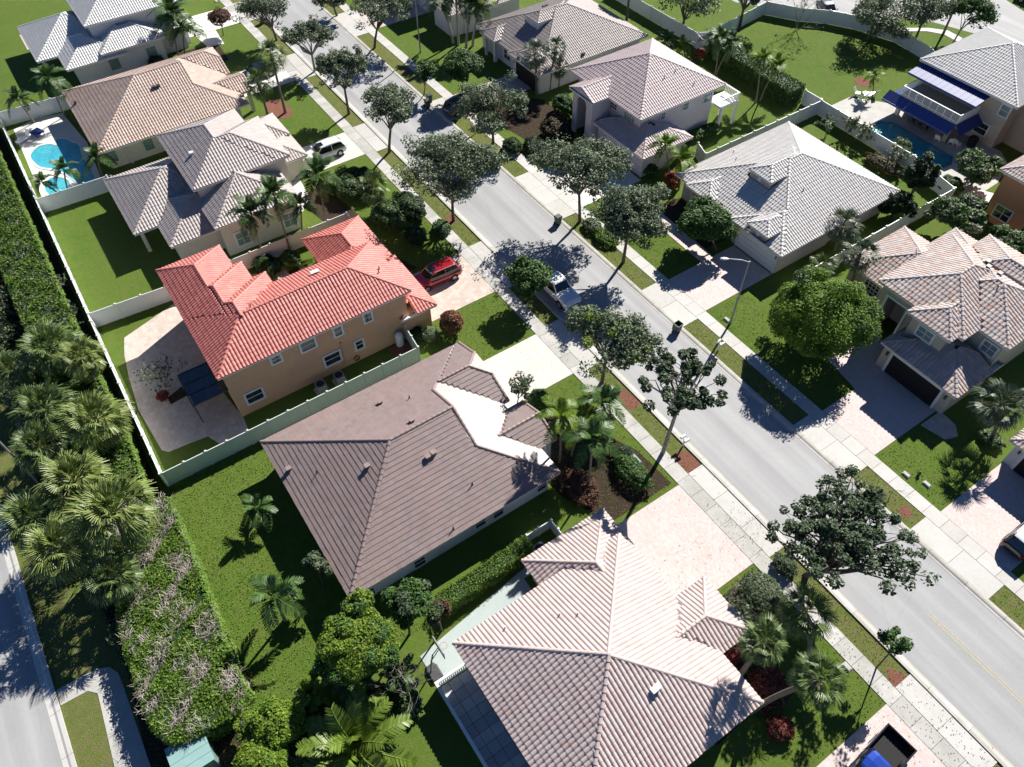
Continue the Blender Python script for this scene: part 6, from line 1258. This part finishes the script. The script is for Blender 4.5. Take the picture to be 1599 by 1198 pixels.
for i in range(6): chair('dark dining chair ' + ('at the left end', 'front left', 'front middle', 'front right', 'back left', 'back right')[i] + ' of the table under the awning', ((-39.7, -38.9, -38.0, -37.1, -38.7, -37.2)[i], (82.7, 81.9, 81.9, 81.9, 83.5, 83.5)[i]), R((0, 90, 90, 90, -90, -90)[i]), 'dark_metal', group='dining chairs under the awning')
table('round glass garden table on the sunlit deck above the teal pool', (-45.28, 81.57), 1.1, 1.1, .72, 'galv', 0, True)
for i, (p, a) in enumerate((((-46.28, 81.38), 20), ((-45.22, 82.89), 170), ((-44.76, 80.36), 80))): chair('grey garden chair ' + ('left of', 'right of', 'in front of')[i] + ' the round glass table', p, R(a), 'galv', group='garden chairs on the sunlit deck')
root = empty('grill', (-32.2, 83.6, 0), 0, 'round black covered grill by the beige wall', 'grill'); b = MB(); b.tube([(0, 0, .02), (0, 0, .5), (0, 0, .95), (0, 0, 1.12), (0, 0, 1.18)], [.45, .5, .55, .38, .1], 14); b.build('cover', M['dark'], root)
root = empty('electrical_panel', (*(-9.72, 55.36), 0), 0, 'dark wall box with cables on the side wall of the beige house', 'wall box'); b = MB(); b.box(-10.82 - root.location.x, -10.62 - root.location.x, 53.9 - root.location.y, 54.5 - root.location.y, .9, 1.8); b.build('box', M['dark_metal'], root)
root = empty('shed', (*(-19.89, -10.15), 0), 0, 'pale teal metal roofed box at the bottom edge below the overgrown hedge', 'shed'); b = MB(); b.box(-.8, 1.2, -1.0, 1.1, 0, 1.7); b.build('wall', M['util_green'], root)
M['teal_metal'] = mat('teal_metal', (0.22, 0.36, 0.34), .45, .5, (1.5, .4, (0.28, 0.42, 0.40)))
for i in range(4): b = MB(); b.box(-.9 + i * .55, -.37 + i * .55, -1.1, 1.2, 1.71, 1.76); b.build('roof_panel', M['teal_metal'], root)
for i, (x, y, lb) in enumerate(((-106.3, 5.1, 'white garden table in the shade of the white house veranda'),)): table(lb, (-117.5, 3.0), 1.4, .9, .7, 'white')
sheet('patio', rect(-121, -116.2, 1.0, 9.0), .03, 'tan_paver', th=.03)
root = empty('downpipe', (-83.1, 4.9, 0), 0, 'white downpipe cover on the cream wall between two windows', 'pipe'); b = MB(); b.tube([(.0, 0, 2.6), (0, 0, .4), (.3, .1, .1)], .05, 7); b.build('pipe', M['white'], root)
# scattered small fallen leaves and litter in the lawns
rg = np.random.default_rng(5); mb = MB(); n = 9000
X = rg.uniform(-60, 10, n); Y = np.concatenate([rg.uniform(26.9, 30.2, n // 2), rg.uniform(18, 27, n - n // 2)]); k = ((X > -14) & (rg.random(n) < .5)) | (rg.random(n) < .12)
leaf_quads(mb, np.stack([X, Y, np.full(n, .075)], 1)[k], .045, rg, up=3); mb.build('fallen_leaves', M['leaf_maroon'], None, kind='stuff')
mb = MB(); n = 110000; X = np.concatenate([rg.uniform(-60, -10, n // 2), rg.uniform(-60, 8, n - n // 2)]); Y = np.concatenate([rg.uniform(-12.4, 7, n // 2), rg.uniform(19, 46, n - n // 2)])
bad = np.zeros(n, bool)
for (a, b_, c, d) in ((-200, 100, 26.9, 28.3), (-200, 100, 29.7, 38.3), (-200, 100, 40.1, 41.5), (-17.9, -9.8, 18, 30), (-36.8, -30.9, 18, 30), (-49.8, -43, 17, 30), (1.4, 7.5, 14, 30), (-35.4, -29.9, 38, 50), (-16.6, -10.9, 38, 50), (-5.3, 1, 38, 50), (-56.6, -48, 38, 50), (-19.2, 3, -2, 20), (-59, -41, -5, 13), (-37, -22.8, 2.4, 19)): bad |= (X > a) & (X < b_) & (Y > c) & (Y < d)
leaf_quads(mb, np.stack([X, Y, rg.uniform(.0, .05, n)], 1)[~bad], .075, rg, up=.2, shape=1.2); mb.build('grass_tufts', M['tuft'], None, kind='stuff')
